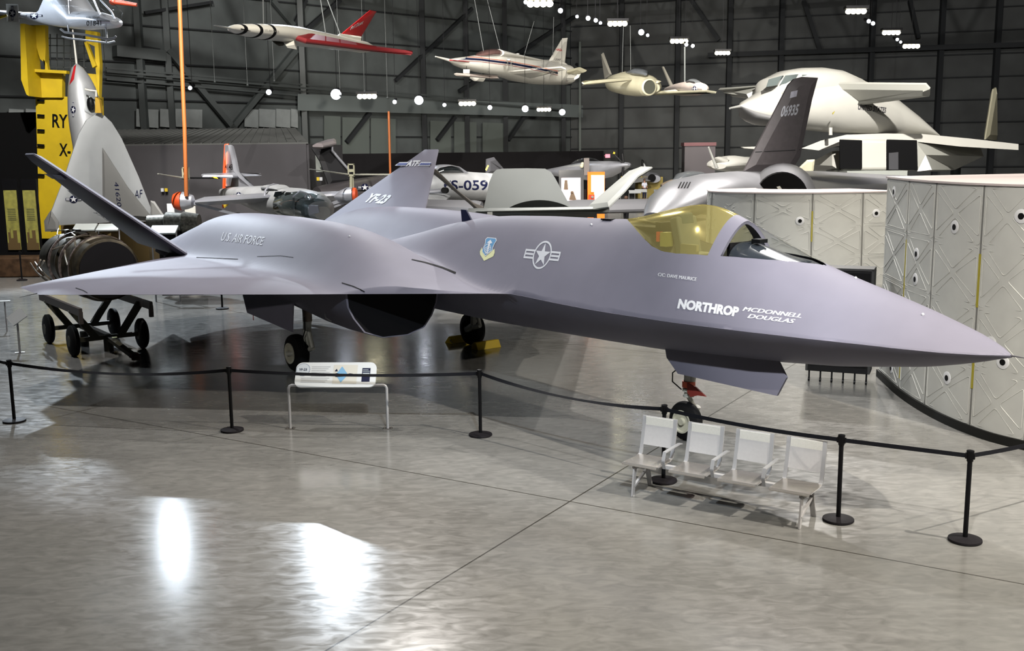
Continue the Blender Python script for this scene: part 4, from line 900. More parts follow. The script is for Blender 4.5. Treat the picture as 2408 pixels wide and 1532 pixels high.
Sl([(800, 82, 37), (870, 24, 38.2), (885, 27, 38.6), (848, 88, 38)], .08, 'fin', RED, r)
Sl([(793, 84, 36.6), (800, 79, 36.8), (849, 86, 37.6), (848, 100, 37.6), (800, 96, 36.8)], .12, 'fin_root', WHITE, r)
Sl([(640, 97, 33.6), (665, 95, 34), (658, 103, 34), (648, 104, 33.8)], .3, 'air_inlet', mat('inlet_dark', (60, 60, 52)), r)
Sl([(665, 96, 33.9), (690, 92, 34), (697, 108, 34.2), (670, 104, 34)], .5, 'inlet_fairing', WHITE, r)
fn = lambda x, y: P(822 + 27 * x + 8 * y, 70 - 6 * x - 9 * y, 37.15)
letters('Bell Shoot', onr(r, (823, 71), (30, -15), (3, -9)), 'fin_lettering', DECW, r, .0, .3)
letters('U.S. AIR FORCE', onr(r, (623, 73), (33, 4), (0, -4.5)), 'side_lettering', GREYD, r, .0)
wires(r, [((766, 80, 36.2), (754, 0, 36.2)), ((800, 80, 37), (770, 0, 37)), ((620, 57, 33), (618, -40, 33))], 34)
# --- white forward-swept jet hanging
r = root('hanging_jet', 'white striped jet with canards and forward-swept wings, hanging above the girder', 'aircraft', 1210, 160, 66)
st = [(1057, 139, 145, 58, .05), (1075, 136, 155, 59.5, .35), (1100, 133, 164, 61, .55), (1130, 128, 171, 62.5, .7), (1160, 125, 176, 64, .8), (1190, 128, 182, 66, 1.0), (1220, 134, 192, 68, 1.1), (1260, 140, 198, 70, 1.1), (1300, 148, 200, 72.5, 1.0), (1325, 152, 200, 74, .9), (1334, 160, 197, 74.5, .7)]
Fs(st, 'fuselage', WHITE, r, 2.4)
M().cyl(P(1058, 142, 58), P(1024, 133, 56), .08, .03).out('nose_probe', WHITE, r)
Fs([(1122, 129, 133, 61.5, .1), (1132, 122, 134, 62, .4), (1143, 117.5, 134, 62.6, .5), (1156, 115.5, 134, 63.2, .5), (1168, 116, 134, 63.8, .45), (1182, 120, 134, 64.6, .3)], 'canopy', mat('canopy_smoky_brown', (110, 84, 80), .15, 0), r)
Fs([(1168, 116, 134, 63.6, .5), (1195, 124, 136, 65, .5), (1235, 133, 140, 67.5, .4), (1285, 143, 150, 70.5, .3)], 'spine', WHITE, r)
Sl([(1290, 145, 72), (1323, 90, 73.5), (1334, 89, 74), (1327, 155, 74)], .25, 'fin', WHITE, r)
Sl([(1277, 141, 72), (1320, 141, 73.6), (1334, 152, 74), (1334, 170, 74), (1296, 150, 73)], .5, 'fin_root', WHITE, r)
letters('NASA', onr(r, (1307, 119), (15, 2), (1, -6)), 'fin_lettering', RED, r)
letters('USAF', onr(r, (1304, 142), (14, 1), (1, -5)), 'fin_lettering', DKG, r)
Sl([(1192, 139, 62.5), (1200, 139, 62.5), (1205, 163, 63.5), (1196, 163, 63.5)], .12, 'canard', GREY, r)
Sl([(1068, 174, 58), (1170, 180, 61), (1165, 184, 61), (1105, 178, 58)], .15, 'canard', mat('canard_grey_brown', (150, 138, 130)), r)
Sl([(1108, 179, 60), (1140, 180, 60.5), (1136, 192, 60.5), (1120, 190, 60)], .5, 'canard_pod', WHITE, r)
Sl([(1196, 168, 64), (1320, 158, 60), (1330, 162, 60), (1250, 182, 66)], .25, 'wing', WHITE, r)
Sl([(1335, 165, 72), (1360, 159, 71), (1378, 168, 70), (1362, 174, 71), (1336, 172, 73)], .3, 'wing', CREAM, r)
Sl([(1335, 175, 72.5), (1358, 175, 71.5), (1360, 183, 71.5), (1338, 184, 73)], .6, 'missile_pod', WHITE, r)
sp = [(1078, 137), (1130, 140), (1200, 149), (1250, 158), (1312, 172)]
for dy, w, c, nm in ((-4.5, 1.1, ORANGE, 'orange'), (0, 4.6, NAVY, 'navy'), (5, 1.1, DRED, 'red')):
    pl = [(x, y + dy - w / 2) for x, y in sp] + [(x, y + dy + w / 2) for x, y in sp[::-1]]
    place(polys_bm([[(sp[i][0], sp[i][1] + dy - w / 2), (sp[i + 1][0], sp[i + 1][1] + dy - w / 2), (sp[i + 1][0], sp[i + 1][1] + dy + w / 2), (sp[i][0], sp[i][1] + dy + w / 2)] for i in range(4)], 40, 3), onr(r, (0, 0), (1, 0), (0, 1), .05), 'side_stripe', c, r, nm + ' side stripe')
Sl([(1058, 140, 57.7), (1100, 145, 60), (1098, 147, 60), (1060, 143, 57.7)], .3, 'nose_stripe', DRED, r)
M().cyl(P(1217, 134, 67), P(1217, 126, 67), .12).out('antenna', WHITE, r)
M().beam(P(1097, 164, 60), P(1097, 173, 60), .35).out('canard_pylon', WHITE, r)
wires(r, [((1137, 120, 62.5), (1116, 0, 62.5)), ((1176, 118, 64), (1146, 0, 64)), ((1231, 136, 68), (1256, 50, 68)), ((1300, 130, 72), (1302, 40, 72))], 66)
# --- cream jet, nose-on
r = root('hanging_jet', 'cream jet with a round nose intake, hanging right of the striped white jet', 'aircraft', 1500, 190, 62)
st = [(1538, 196, 217, 60, .36), (1532, 186, 223, 60.3, .62), (1520, 176, 226, 61, .8), (1500, 170, 227, 62, .95), (1475, 168, 224, 63.5, .95), (1452, 175, 218, 65, .8), (1447, 188, 210, 66, .4)]
Fs(st, 'fuselage', CREAM, r)
c = P(1527, 205, 59.7); M().lathe(c, Vector((.35, -1, -.05)), [(-.3, .5), (0, .46), (.05, .38), (-.1, .36)], 24, False).out('intake_lip', CREAM, r); M().cyl(c - Vector((.1, -.3, 0)), c, .38, .38, 20).out('intake', mat('intake_olive', (60, 62, 50)), r)
Fs([(1518, 172, 178, 60.4, .1), (1512, 164, 178, 60.8, .35), (1500, 160, 178, 61.4, .42), (1486, 165, 176, 62.2, .3), (1476, 168, 174, 63, .15)], 'canopy', mat('canopy_grey', (104, 108, 112), .15), r)
Sl([(1485, 187, 61), (1372, 197, 58), (1368, 194, 58), (1440, 188, 61.5)], .2, 'wing', CREAM, r); Sl([(1530, 184, 61), (1550, 190, 60), (1546, 196, 60), (1535, 194, 61)], .3, 'wing', CREAM, r)
Sl([(1520, 218, 61), (1660, 214, 58), (1684, 217, 57), (1620, 219, 60), (1530, 222, 61)], .12, 'wing_flap', CREAM, r)
Sl([(1438, 175, 67), (1422, 187, 67.5), (1414, 130, 69), (1419, 124, 69)], .2, 'fin', mat('fin_greyish', (110, 108, 100)), r)
wires(r, [((1463, 170, 64), (1466, 60, 64)), ((1483, 166, 63), (1482, 60, 63))], 62)
r = root('hanging_jet', 'small pale grey jet with a star insignia, hanging farthest right beside the cream jet', 'aircraft', 1620, 205, 66)
Fs([(1570, 205, 222, 70, .3), (1590, 198, 224, 69, .6), (1610, 193, 226, 68, .75), (1635, 191, 226, 66.5, .75), (1650, 196, 222, 65.8, .5), (1657, 202, 215, 65.5, .2)], 'fuselage', mat('pale_grey_jet', (170, 160, 154), .4), r)
Fs([(1620, 189, 196, 67, .2), (1630, 185.5, 195, 66.6, .35), (1640, 190, 196, 66, .2)], 'canopy', mat('canopy_grey', (104, 108, 112), .15), r)
Sl([(1640, 212, 66), (1684, 216, 64), (1683, 219, 64), (1645, 217, 66)], .15, 'wing', CREAM, r); Sl([(1588, 212, 67.5), (1536, 218, 66), (1540, 220, 66), (1600, 219, 67)], .15, 'wing', CREAM, r)
Sl([(1575, 205, 70), (1584, 203, 70), (1562, 158, 72), (1556, 158, 72)], .15, 'fin', mat('fin_greyish', (110, 108, 100)), r)
roundel_on(r, (1633, 209), (4, 0), (0, -7))
M().beam(P(1610, 193, 68), P(1610, 110, 68), .08).out('suspension_cable', STEELG, r)
# --- big white bomber
r = root('bomber', 'huge white bomber with canards, long neck and square black intakes at the right', 'aircraft', 2050, 300, 52, True)
st = [(1739, 248, 252, 44, .06), (1752, 237, 268, 44.2, .4), (1775, 225, 284, 44.6, .7), (1800, 208, 292, 45, .9), (1822, 198, 296, 45.3, 1.0), (1860, 190, 301, 45.8, 1.1), (1900, 184, 306, 46.3, 1.15), (1950, 178, 311, 46.9, 1.15), (2000, 183, 315, 47.5, 1.15), (2040, 200, 317, 48, 1.15), (2080, 228, 318, 48.5, 1.15), (2120, 264, 320, 49, 1.15), (2150, 297, 322, 49.4, 1.1), (2168, 316, 324, 49.6, 1.0)]
Fs(st, 'fuselage', WHITE, r, 2.2, 28)
Fs([(1797, 207, 240, 44.9, .5), (1806, 184, 240, 45.0, .8), (1840, 167, 240, 45.5, .9), (1880, 160, 240, 46, .95), (1925, 159, 240, 46.6, .95), (1965, 165, 240, 47.1, .9), (2010, 184, 240, 47.7, .7), (2035, 198, 240, 48, .4)], 'cockpit_fairing', WHITE, r, 2.3, 28)
WG = mat('bomber_windows', (120, 130, 128), .12)
for pts in ([(1803, 205), (1809, 187), (1842, 178), (1828, 201)], [(1835, 200), (1848, 178), (1877, 175), (1871, 192)], [(1884, 190), (1888, 176), (1912, 177), (1912, 192)], [(1917, 196), (1922, 180), (1938, 188), (1938, 212)]):
    g = M(); g.prism([P(a, b, 43.95 + (a - 1803) * .013) for a, b in pts], Vector((.1, .2, 0))); g.out('windshield_pane', WG, r)
Fs([(1741, 250, 253, 43.9, .1), (1760, 260, 280, 44.2, .5), (1785, 268, 290.5, 44.7, .8), (1805, 278, 296, 45, .93)], 'radome', mat('radome_grey', (150, 150, 150), .3), r)
M().cyl(P(1740, 250, 44), P(1716, 255, 43.5), .06, .04).out('nose_probe', GREY, r)
Sl([(1967, 195, 46), (2177, 197, 43), (2187, 208, 43), (2186, 225, 43.5), (2015, 247, 46.5), (1992, 240, 47)], .35, 'canard', mat('canard_shade_white', (200, 200, 190), .4), r, .9)  # darker copy of the bomber's white, with shade put into the colour
Sl([(1812, 200, 46), (1695, 208, 48), (1720, 226, 48), (1762, 232, 46)], .35, 'canard', mat('canard_shade_white', (200, 200, 190), .4), r, .9)
wo = [(1885, 349), (1930, 331), (1990, 317), (2080, 314), (2165, 315), (2280, 326), (2395, 339), (2395, 353), (2260, 345), (2160, 334), (2060, 330), (1975, 333), (1925, 354)]
M().rings([[P(a, b, 46.8) for a, b in wo], [P(2140 + (a - 2140) * .93, 340 + (b - 340) * .8, 54) for a, b in wo], [P(2140 + (a - 2140) * .8, 340 + (b - 340) * .3, 60) for a, b in wo]]).out('wing', WHITE, r, 50)
ib = M()
A_ = [(1974, 326), (2158, 330), (2158, 401), (1974, 402)]
fp = [P(a, b, 46.5) for a, b in A_]; bp_ = [P(a + 60, b, 57) for a, b in A_]
ib.rings([fp, bp_]); ib.out('intake_box', WHITE, r, bevel=.15)
Sl([(2150, 335, 46.6), (2300, 345, 50), (2215, 400, 50), (2150, 400, 46.6)], 1.2, 'intake_fairing', mat('canard_shade_white', (200, 200, 190), .4), r, .95)
Sl([(1912, 400, 50), (1912, 390, 50), (1978, 357, 48), (1978, 402, 47)], .8, 'intake_fairing', WHITE, r)
for a, b, cc_ in ((1974, 2027, 398), (2085, 2158, 400)):
    M().prism([P(a, 328, 46.4), P(b - (0 if a < 2000 else 2), 330, 46.4), P(b, cc_, 46.4), P(a, cc_, 46.4)], (0, .1, 0)).out('intake_mouth', BLACK, r, bevel=.03)
M().prism([P(2000 + 90, 360, 46.3), P(2112, 358, 46.3), P(2112, 399, 46.3), P(2090, 399, 46.3)], (0, .05, 0)).out('intake_ramp', mat('ramp_dark_grey', (62, 62, 66)), r)
M().box(P(2035, 410, 47), (2.6, 3, .35)).beam(P(2030, 402, 47), P(2085, 418, 47), .12).box((P(2035, 410, 47).x, 50, 1.5), (.6, .6, 3)).out('belly_gear', mat('gear_grey_white', (180, 184, 176)), r)
Sl([(2316, 328, 55), (2335, 210, 56), (2341, 206, 56.2), (2342, 330, 57)], .3, 'fin', CREAM, r)
letters('UNITED STATES', onr(r, (2017, 258), (66, 8), (2, -13)), 'side_lettering', DKG, r, .03)
M().prism([P(2062, 268, 47), P(2085, 250, 47.2), P(2080, 268, 47.2), P(2068, 288, 47)], (0, .05, 0)).out('side_badge', DKG, r)
M().prism([P(1957, 266, 44.9), P(1963, 261, 44.9), P(1962, 265, 44.9), P(1958, 270, 44.9)], (0, .03, 0)).out('warning_marking', YELS, r)
M().cyl(P(1953, 300, 46), P(1953, 318, 46), .08).out('blade_antenna', WHITE, r)
M().cyl((P(2100, 360, 56).x, 56, 0), P(2100, 360, 56), .3).cyl((P(2250, 360, 55).x, 55, 0), P(2250, 350, 55), .25).out('landing_gear', STEELG, r)
YS = 1.09
# --- black-grey interceptor with tall all-moving fin
r = root('interceptor', 'dark grey interceptor with one tall fin numbered 06935 and a big round engine mouth', 'aircraft', 1820, 440, 33, True)
Sl([(1748, 403, 32.00), (1853, 200, 32.65), (1866, 186, 32.73), (1885, 181, 32.85), (1922, 183, 33.08), (1908, 235, 32.99), (1880, 369, 32.82), (1858, 406, 32.68)], .3, 'fin', BLK3, r, .9)
place(polys_bm([[(1776, 357), (1882, 352), (1882, 353.2), (1776, 358.2)]], 8, 1), onr(r, (0, 0), (1, 0), (0, 1)), 'fin_seam', STEELD, r)
letters('06935', onr(r, (1834, 276), (40, -5), (7, -27)), 'fin_lettering', DECG, r, .03, 0)
place(polys_bm([[(1860, 216), (1876, 212), (1873, 227), (1857, 231)]], 2, 2), onr(r, (0, 0), (1, 0), (0, 1)), 'fin_flag', mat('flag_lilac_white', (200, 200, 215)), r)
BT = mat('dull_titanium', (132, 132, 136), .38, .5, .1, 1.2)
Fs([(1535, 500, 520, 26.6, .3), (1556, 474, 520, 27, .6), (1582, 444, 520, 27.4, .9), (1620, 418, 505, 28, 1.1), (1670, 408, 505, 28.8, 1.25), (1730, 403, 505, 29.8, 1.25), (1775, 405, 505, 30.6, 1.1), (1810, 412, 505, 31.2, .7)], 'engine_nacelle', BT, r, 2., 32)
Fs([(1880, 412, 500, 34, .6), (1960, 412, 500, 34, 1.3), (2060, 418, 505, 34, 1.5), (2200, 424, 510, 34, 1.5)], 'wing_body', BT, r, 2.2, 28)
Sl([(1700, 410, 33), (1900, 408, 36), (2200, 424, 36), (2200, 455, 31), (1850, 470, 30), (1700, 470, 29)], .3, 'wing', BT, r)
c = P(1838, 466, 28.6); M().cyl(c, c + Vector((.25, .9, 0)), .74, .72, 32).out('engine_mouth', BLACK, r)
M().lathe(c + Vector((0, .05, 0)), Vector((.25, .9, 0)), [(0, .74), (-.03, .77), (.6, .9), (1.5, 1.0)], 32, False).out('engine_ring', BT, r)
M().prism([P(1826, 440, 28.4), P(1834, 438, 28.4), P(1846, 458, 28.4), P(1838, 458, 28.4)], (0, .05, 0)).out('spike_tip', WHITE, r)
for k in range(4): place(polys_bm([[(1593 + k * 7, 443), (1601 + k * 7, 428), (1604 + k * 7, 428), (1597 + k * 7, 443)]], 2, 3), onr(r, (0, 0), (1, 0), (0, 1)), 'vent_slot', SATB, r)
M().cyl((P(1750, 480, 32).x, 32, 0), P(1750, 480, 32), .12).cyl((P(2050, 480, 34).x, 34, 0), P(2050, 480, 34), .12).out('landing_gear', STEELG, r)
YS = 1.
# --- white craft between
r = root('research_plane', 'small white research aircraft with an upright fin, behind the dark interceptor', 'aircraft', 1720, 390, 55, True)
Fs([(1690, 385, 398, 53, .4), (1700, 372, 402, 53.5, .9), (1720, 366, 405, 54, 1.1), (1745, 369, 405, 55, 1.1), (1765, 374, 405, 56, .9)], 'fuselage', WHITE, r)
Sl([(1680, 372, 53), (1760, 371, 56), (1760, 380, 56), (1710, 385, 53)], .3, 'wing', WHITE, r)
Sl([(1741, 346, 60), (1776, 345, 60), (1776, 352, 60), (1750, 350, 60)], .3, 'tail_plane', WHITE, r)
Sl([(1664, 346, 52), (1668, 345, 52), (1690, 396, 52), (1682, 398, 52)], .15, 'fin', GREY, r)
Sl([(1860, 412, 40), (1898, 376, 40), (1916, 375, 40), (1911, 412, 40)], .15, 'fin', CREAM, r)
M().cyl((P(1725, 400, 54.5).x, 54.5, 0), P(1725, 395, 54.5), .15).out('landing_gear', STEELG, r)
q = P(1642, 372, 70); kb = thing('cabinet', 'tall plum-grey kiosk box with a reddish top, left of the small white craft', 'cabinet', (q.x, 70, 0)); M().box((q.x, 70, q.z / 2 + .4), (2.0, 1.2, q.z + .8)).out('cabinet_body', mat('cabinet_plum', (62, 56, 60), .7), kb)
M().box((q.x, 70, q.z + .9), (2.1, 1.3, .22)).out('cabinet_top', mat('cabinet_red', (92, 48, 52), .7), kb)
# --- whale-shaped grey aircraft with V tail
r = root('demonstrator', 'pale grey whale-bodied aircraft seen from behind with a V-shaped tail and straight wings', 'aircraft', 1240, 470, 36, True)
rs_ = []
def trap(Y, pts): return [P(a, b, Y) for a, b in pts]
outl = [(1136, 497), (1142, 470), (1150, 430), (1160, 406), (1168, 399), (1180, 397), (1240, 396), (1282, 397), (1296, 405), (1306, 420), (1322, 450), (1348, 497)]
big = [(1140, 497), (1148, 460), (1158, 420), (1166, 405), (1176, 400), (1190, 398), (1240, 397), (1278, 398), (1290, 406), (1300, 422), (1315, 455), (1335, 497)]
M().rings([trap(33, outl), trap(36, outl), trap(42, [(a * .9 + 122, b * .95 + 20) for a, b in big]), trap(45, [(a * .3 + 860, b * .3 + 320) for a, b in big])]).out('fuselage', WHALE, r, 50, bevel=.0)
M().prism([P(1190, 496, 32.9)] + [P(1190 + 158 * t, 496 - 25 * math.sin(math.pi * min(1, t * 1.0)) ** .65, 32.9) for t in [i / 16 for i in range(1, 16)]] + [P(1348, 496, 32.9)], (0, .1, 0)).out('exhaust_slot', mat('slot_dark_green', (8, 10, 8)), r)
Sl([(975, 476, 39), (1135, 477, 37), (1140, 498, 35), (1130, 505, 34), (975, 497, 38)], .3, 'wing', mat('whale_wing_grey', (140, 140, 144), .6), r, .95)
Sl([(1330, 476, 37), (1572, 475, 39), (1570, 493, 38), (1400, 498, 34), (1340, 496, 35)], .3, 'wing', mat('whale_wing_grey', (140, 140, 144), .6), r, .95)
M().prism([P(1120, 497, 32.5), P(1432, 491, 32.5), P(1400, 498, 32.5), P(1395, 511, 34), P(1140, 507, 34)], (0, .4, 0)).out('tail_deck', mat('deck_shadow_grey', (100, 104, 98), .6), r)  # shadow under the deck edge is put into this grey
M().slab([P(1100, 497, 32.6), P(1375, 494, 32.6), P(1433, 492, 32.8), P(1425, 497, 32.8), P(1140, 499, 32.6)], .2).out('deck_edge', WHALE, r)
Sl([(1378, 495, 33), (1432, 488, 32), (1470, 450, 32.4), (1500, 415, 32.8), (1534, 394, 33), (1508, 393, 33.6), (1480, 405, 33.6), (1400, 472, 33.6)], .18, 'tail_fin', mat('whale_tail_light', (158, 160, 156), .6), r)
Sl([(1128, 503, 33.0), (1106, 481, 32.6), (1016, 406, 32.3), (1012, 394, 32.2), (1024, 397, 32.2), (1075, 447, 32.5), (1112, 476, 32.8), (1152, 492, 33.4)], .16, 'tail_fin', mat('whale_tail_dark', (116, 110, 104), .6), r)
M().box(P(1152, 503, 32.3), (.16, .1, .1)).out('beacon', GREY, r)
for uu in (1022, 1115, 1400): q = P(uu, 500, 37); M().cyl((q.x, 37, 0), (q.x, 37, q.z), .06).out('landing_gear', ALU, r)
# --- silver jet marked FS-059
r = root('silver_jet', 'bare metal jet fighter marked FS-059 behind the whale-bodied aircraft', 'aircraft', 1080, 430, 52, True)
Fs([(960, 420, 452, 50, .4), (985, 408, 464, 50.5, .8), (1020, 402, 470, 51, 1.0), (1060, 401, 472, 52, 1.05), (1110, 405, 472, 53, 1.0), (1160, 408, 470, 54.5, .9), (1240, 412, 465, 57, .7)], 'fuselage', SILD, r, 2.1, 28)
Fs([(1012, 402, 412, 50.6, .3), (1026, 390, 410, 50.8, .5), (1042, 387.5, 410, 51.2, .55), (1060, 389, 410, 51.6, .5), (1078, 399, 410, 52, .3), (1092, 405, 412, 52.4, .2)], 'canopy', DGL, r)
Fs([(1010, 400, 408, 50.2, .35), (1020, 391, 397, 50.5, .45), (1045, 387, 391, 51.0, .5), (1066, 391, 395, 51.5, .45), (1092, 406, 408, 52, .3)], 'canopy_frame', SILV, r)
letters('FS-059', onr(r, (1044, 448), (103, 0), (0, -24)), 'side_lettering', NAVY, r, .02)
Fs([(960, 452, 462, 48, .3), (990, 447, 457, 48.2, .3), (1040, 443, 455, 48.5, .3), (1052, 444, 454, 48.6, .2)], 'wing_pod', SILV, r); M().cyl(P(1049, 448, 48.5), P(1044, 448, 48.0), .14).out('pod_mouth', BLACK, r)
Sl([(990, 455, 50), (1060, 462, 51), (1050, 470, 47), (975, 466, 46)], .2, 'wing', SILD, r)
Sl([(1143, 410, 56), (1144, 374, 57), (1160, 370, 57.4), (1184, 398, 58), (1180, 410, 58)], .3, 'fin', mat('fin_dark_metal', (70, 70, 74), .4, .5), r)
M().prism([P(1141, 399, 55.8), P(1147, 388, 55.8), P(1150, 390, 55.8), P(1144, 402, 55.8)], (0, .05, 0)).out('yellow_marking', YEL, r)
M().cyl((P(1040, 460, 51).x, 51, 0), P(1040, 460, 51), .1).out('landing_gear', STEELG, r)
# --- dark T-tail jet
r = root('dark_jet', 'dark grey jet with a tall T-tail standing behind the right rotor mast', 'aircraft', 830, 430, 49, True)
Sl([(735, 344, 47), (765, 334, 48.5), (790, 331, 49), (791, 338, 48), (760, 345, 47)], .25, 'tail_plane', mat('t_tail_light', (140, 132, 134), .45), r)
Sl([(733, 350, 48), (780, 340, 48.4), (781, 352, 48.5), (826, 412, 48.8), (830, 432, 49), (772, 436, 48), (752, 380, 48)], .3, 'fin', mat('t_tail_dark', (34, 34, 36), .6), r)
M().tube([P(*p) for p in ((781, 344, 48.1), (781, 354, 48.1), (796, 372, 48.3), (824, 404, 48.6))], .06).out('fin_leading_edge', SILV, r)
Fs([(745, 440, 478, 47.5, .5), (775, 432, 482, 48, .8), (830, 422, 482, 49, .9), (900, 412, 480, 49.6, .9), (938, 412, 478, 50, .6)], 'fuselage', mat('brown_grey_metal', (92, 88, 90), .4, .3, .1, 1), r, 2.1)
roundel_on(r, (858, 441), (9, 0), (0, -9))
Fs([(838, 448, 450, 46.5, .05), (868, 446, 451, 47, .08)], 'pitot', SATB, r); M().cyl((P(850, 470, 50).x, 50, 0), P(850, 470, 50), .1).out('landing_gear', STEELG, r)
# --- silver piston aircraft with propeller
r = root('propeller_plane', 'polished silver propeller fighter with yellow-tipped blades above the display boards', 'aircraft', 1390, 390, 62, True)
Fs([(1290, 398, 412, 66, .4), (1320, 392, 416, 65, .6), (1350, 386, 420, 64, .8), (1390, 379, 425, 63, .9), (1430, 379, 418, 61.5, .8), (1460, 381, 402, 60.5, .6), (1472, 382, 395, 60, .4), (1479, 386, 390, 59.7, .1)], 'fuselage', SILV, r, 2, 28)
Fs([(1350, 384, 390, 63.6, .3), (1366, 374, 388, 63, .5), (1380, 370.5, 386, 62.6, .5), (1394, 373, 385, 62.2, .4), (1406, 378, 384, 61.8, .2)], 'canopy', GLASS, r)
for a, b, nm in (((1466, 386), (1444, 362), 1), ((1466, 386), (1463, 360), 0), ((1466, 390), (1463, 415), 1)):
    Sl([(a[0] - 3, a[1], 59.9), (b[0] - 3, b[1], 59.9), (b[0] + 3, b[1], 59.9), (a[0] + 3, a[1], 59.9)], .1, 'propeller_blade', SATB, r)
    if nm: Sl([(b[0] - 3, b[1], 59.8), (b[0] - 1, b[1] - 5 * (1 if b[1] < 380 else -1), 59.8), (b[0] + 3, b[1] - 3 * (1 if b[1] < 380 else -1), 59.8), (b[0] + 2, b[1] + 1, 59.8)], .12, 'blade_tip', YEL, r)
for u, v in ((1370, 386), (1368, 391), (1334, 404), (1366, 404)): M().ball(P(u, v, 62), .12, 8).out('painted_glint', CREAM, r)  # cream balls stand in for glints on the polished metal
M().cyl((P(1400, 420, 63).x, 63, 0), P(1400, 410, 63), .12).out('landing_gear', STEELG, r)
M().beam(P(1379, 372, 61), P(1379, 412, 61), .3).out('support_stand', mat('stand_brown', (84, 74, 70)), r)
# --- small silver parasite jet on a yellow dolly
YS = 1.24
r = root('small_jet', 'tiny silver jet with a round nose intake sitting on a yellow dolly', 'aircraft', 1525, 430, 74, True)
Fs([(1505, 408, 434, 77, .6), (1520, 403, 434, 76, .85), (1533, 406, 433, 74.5, .8), (1539, 412, 430, 73.8, .55)], 'fuselage', SILV, r, 2, 28)
M().cyl(P(1533, 419, 73.6), P(1533, 419, 74.4), .34).out('intake', BLACK, r)
Sl([(1512, 380, 76), (1520, 392, 76), (1528, 408, 76), (1514, 408, 76)], .1, 'fin', SILD, r); Sl([(1508, 392, 76), (1509, 375, 76), (1514, 378, 76), (1516, 404, 76)], .1, 'fin', SATB, r)
Sl([(1500, 415, 75), (1530, 425, 73), (1490, 430, 72), (1484, 425, 73)], .1, 'wing', SILD, r)
q = P(1528, 436, 75); M().box((q.x, 93.6, .9), (2.2, 1.8, 1.8)).box((P(1508, 420, 74).x, 92.6, 1.3), (.35, .3, 2.6)).out('dolly', mat('dolly_yellow_dim', (150, 130, 20), .6), r)
# camouflaged nose
YS = 1.
r = root('camouflaged_nose', 'tan nose of a jet peeking out left of the grey engine nacelle', 'aircraft', 1575, 435, 58, True)
Fs([(1561, 434, 438, 58, .1), (1572, 428, 446, 59, .5), (1590, 422, 452, 60, .8), (1610, 418, 455, 61, .9), (1660, 414, 455, 64, .9)], 'fuselage', mat('tan_camouflage', (150, 132, 112), .6, 0, .25, 1.5), r)
Fs([(1590, 420, 426, 59.5, .2), (1602, 407, 424, 60, .4), (1622, 402, 422, 61, .5), (1645, 404, 420, 62, .4)], 'canopy', mat('canopy_grey', (104, 108, 112), .15), r); M().cyl((P(1610, 440, 61).x, 61, 0), P(1610, 440, 61), .1).out('landing_gear', STEELG, r)
# --- tiltrotor
r = root('tiltrotor', 'silver convertiplane with orange rudder, glazed cabin, rotor pods and long struts, left of centre', 'aircraft', 650, 470, 38, True)
Fs([(523, 444, 462, 43, .15), (545, 440, 472, 42, .35), (580, 439, 482, 41, .5), (620, 437, 498, 40, .7), (655, 440, 508, 39, .8), (700, 443, 512, 38, .8), (730, 450, 515, 37.2, .75), (750, 466, 518, 36.6, .6), (758, 486, 516, 36.3, .3)], 'fuselage', SILD, r, 2.3, 28)
Fs([(625, 438, 446, 39.4, .2), (640, 434, 446, 39, .45), (650, 434, 446, 38.7, .45), (668, 442, 448, 38.2, .3)], 'pylon_fairing', SILD, r)
M().tube([P(*p) for p in ((621, 462, 38.0), (624, 448, 38.2), (632, 438, 38.4), (643, 434, 38.6), (655, 436, 38.8), (664, 443, 39))], .04).out('cabin_hoop', SILV, r)
for pts in ([(648, 462), (652, 451), (668, 450), (663, 466)], [(672, 466), (677, 452), (689, 452), (685, 467)], [(648, 495), (648, 476), (662, 477), (663, 497)], [(667, 498), (667, 477), (684, 478), (686, 500)]):
    M().prism([P(a, b, 37.75 - (a - 648) * .012) for a, b in pts], (.1, .25, 0)).out('cabin_window', DGL, r)
M().fus([(692, 452, 512, 37.7, .84), (706, 450, 514, 37.3, .85), (728, 456, 516, 36.8, .8), (744, 470, 516, 36.4, .6)], 20, 2.3).out('nose_glazing', glass('nose_perspex', (.55, .6, .6), .2), r)
for q in (((692, 510), (690, 462), (706, 450), (728, 458), (745, 478)), ((706, 512), (714, 470), (722, 455)), ((740, 512), (736, 480), (728, 458)), ((730, 480), (752, 482), (757, 500))):
    M().tube([P(a, b, 36.5) for a, b in q], .035).out('glazing_frame', SILV, r)
M().prism([P(726, 482, 36.1), P(748, 484, 36.1), P(752, 500, 36.1), P(728, 506, 36.1)], (0, .1, 0)).out('nose_panel', SILV, r)
Sl([(535, 341, 43), (544, 341, 43), (551, 372, 42.6), (557, 402, 42), (570, 418, 41.5), (595, 441, 41), (545, 444, 42), (532, 440, 43)], .25, 'fin', SILV, r)
Sl([(529, 339, 43), (537, 338, 43), (537, 410, 42.8), (536, 480, 42.5), (524, 490, 42.8), (526, 400, 43)], .16, 'rudder', ORANGE, r)
letters('4148', onr(r, (529, 400), (18, 0), (0, -14)), 'fin_lettering', BLACK, r, .01)
Sl([(473, 412, 41.5), (548, 409, 42), (612, 411, 43.5), (615, 414, 43.5), (548, 416, 41.2), (476, 416, 40.8)], .12, 'tail_plane', SILV, r)
Sl([(524, 463, 42), (545, 475, 42), (528, 490, 42), (523, 478, 42)], .08, 'tail_skid_plate', mat('skid_yellow', (190, 160, 24)), r)
roundel_on(r, (561, 458), (6, 0), (0, -6))
Sl([(458, 474, 37.5), (640, 462, 38), (640, 466, 39.5), (458, 476, 39)], .3, 'wing', SILV, r); Sl([(725, 461, 38), (822, 457, 38.5), (822, 462, 40), (725, 467, 39.5)], .3, 'wing', SILV, r)
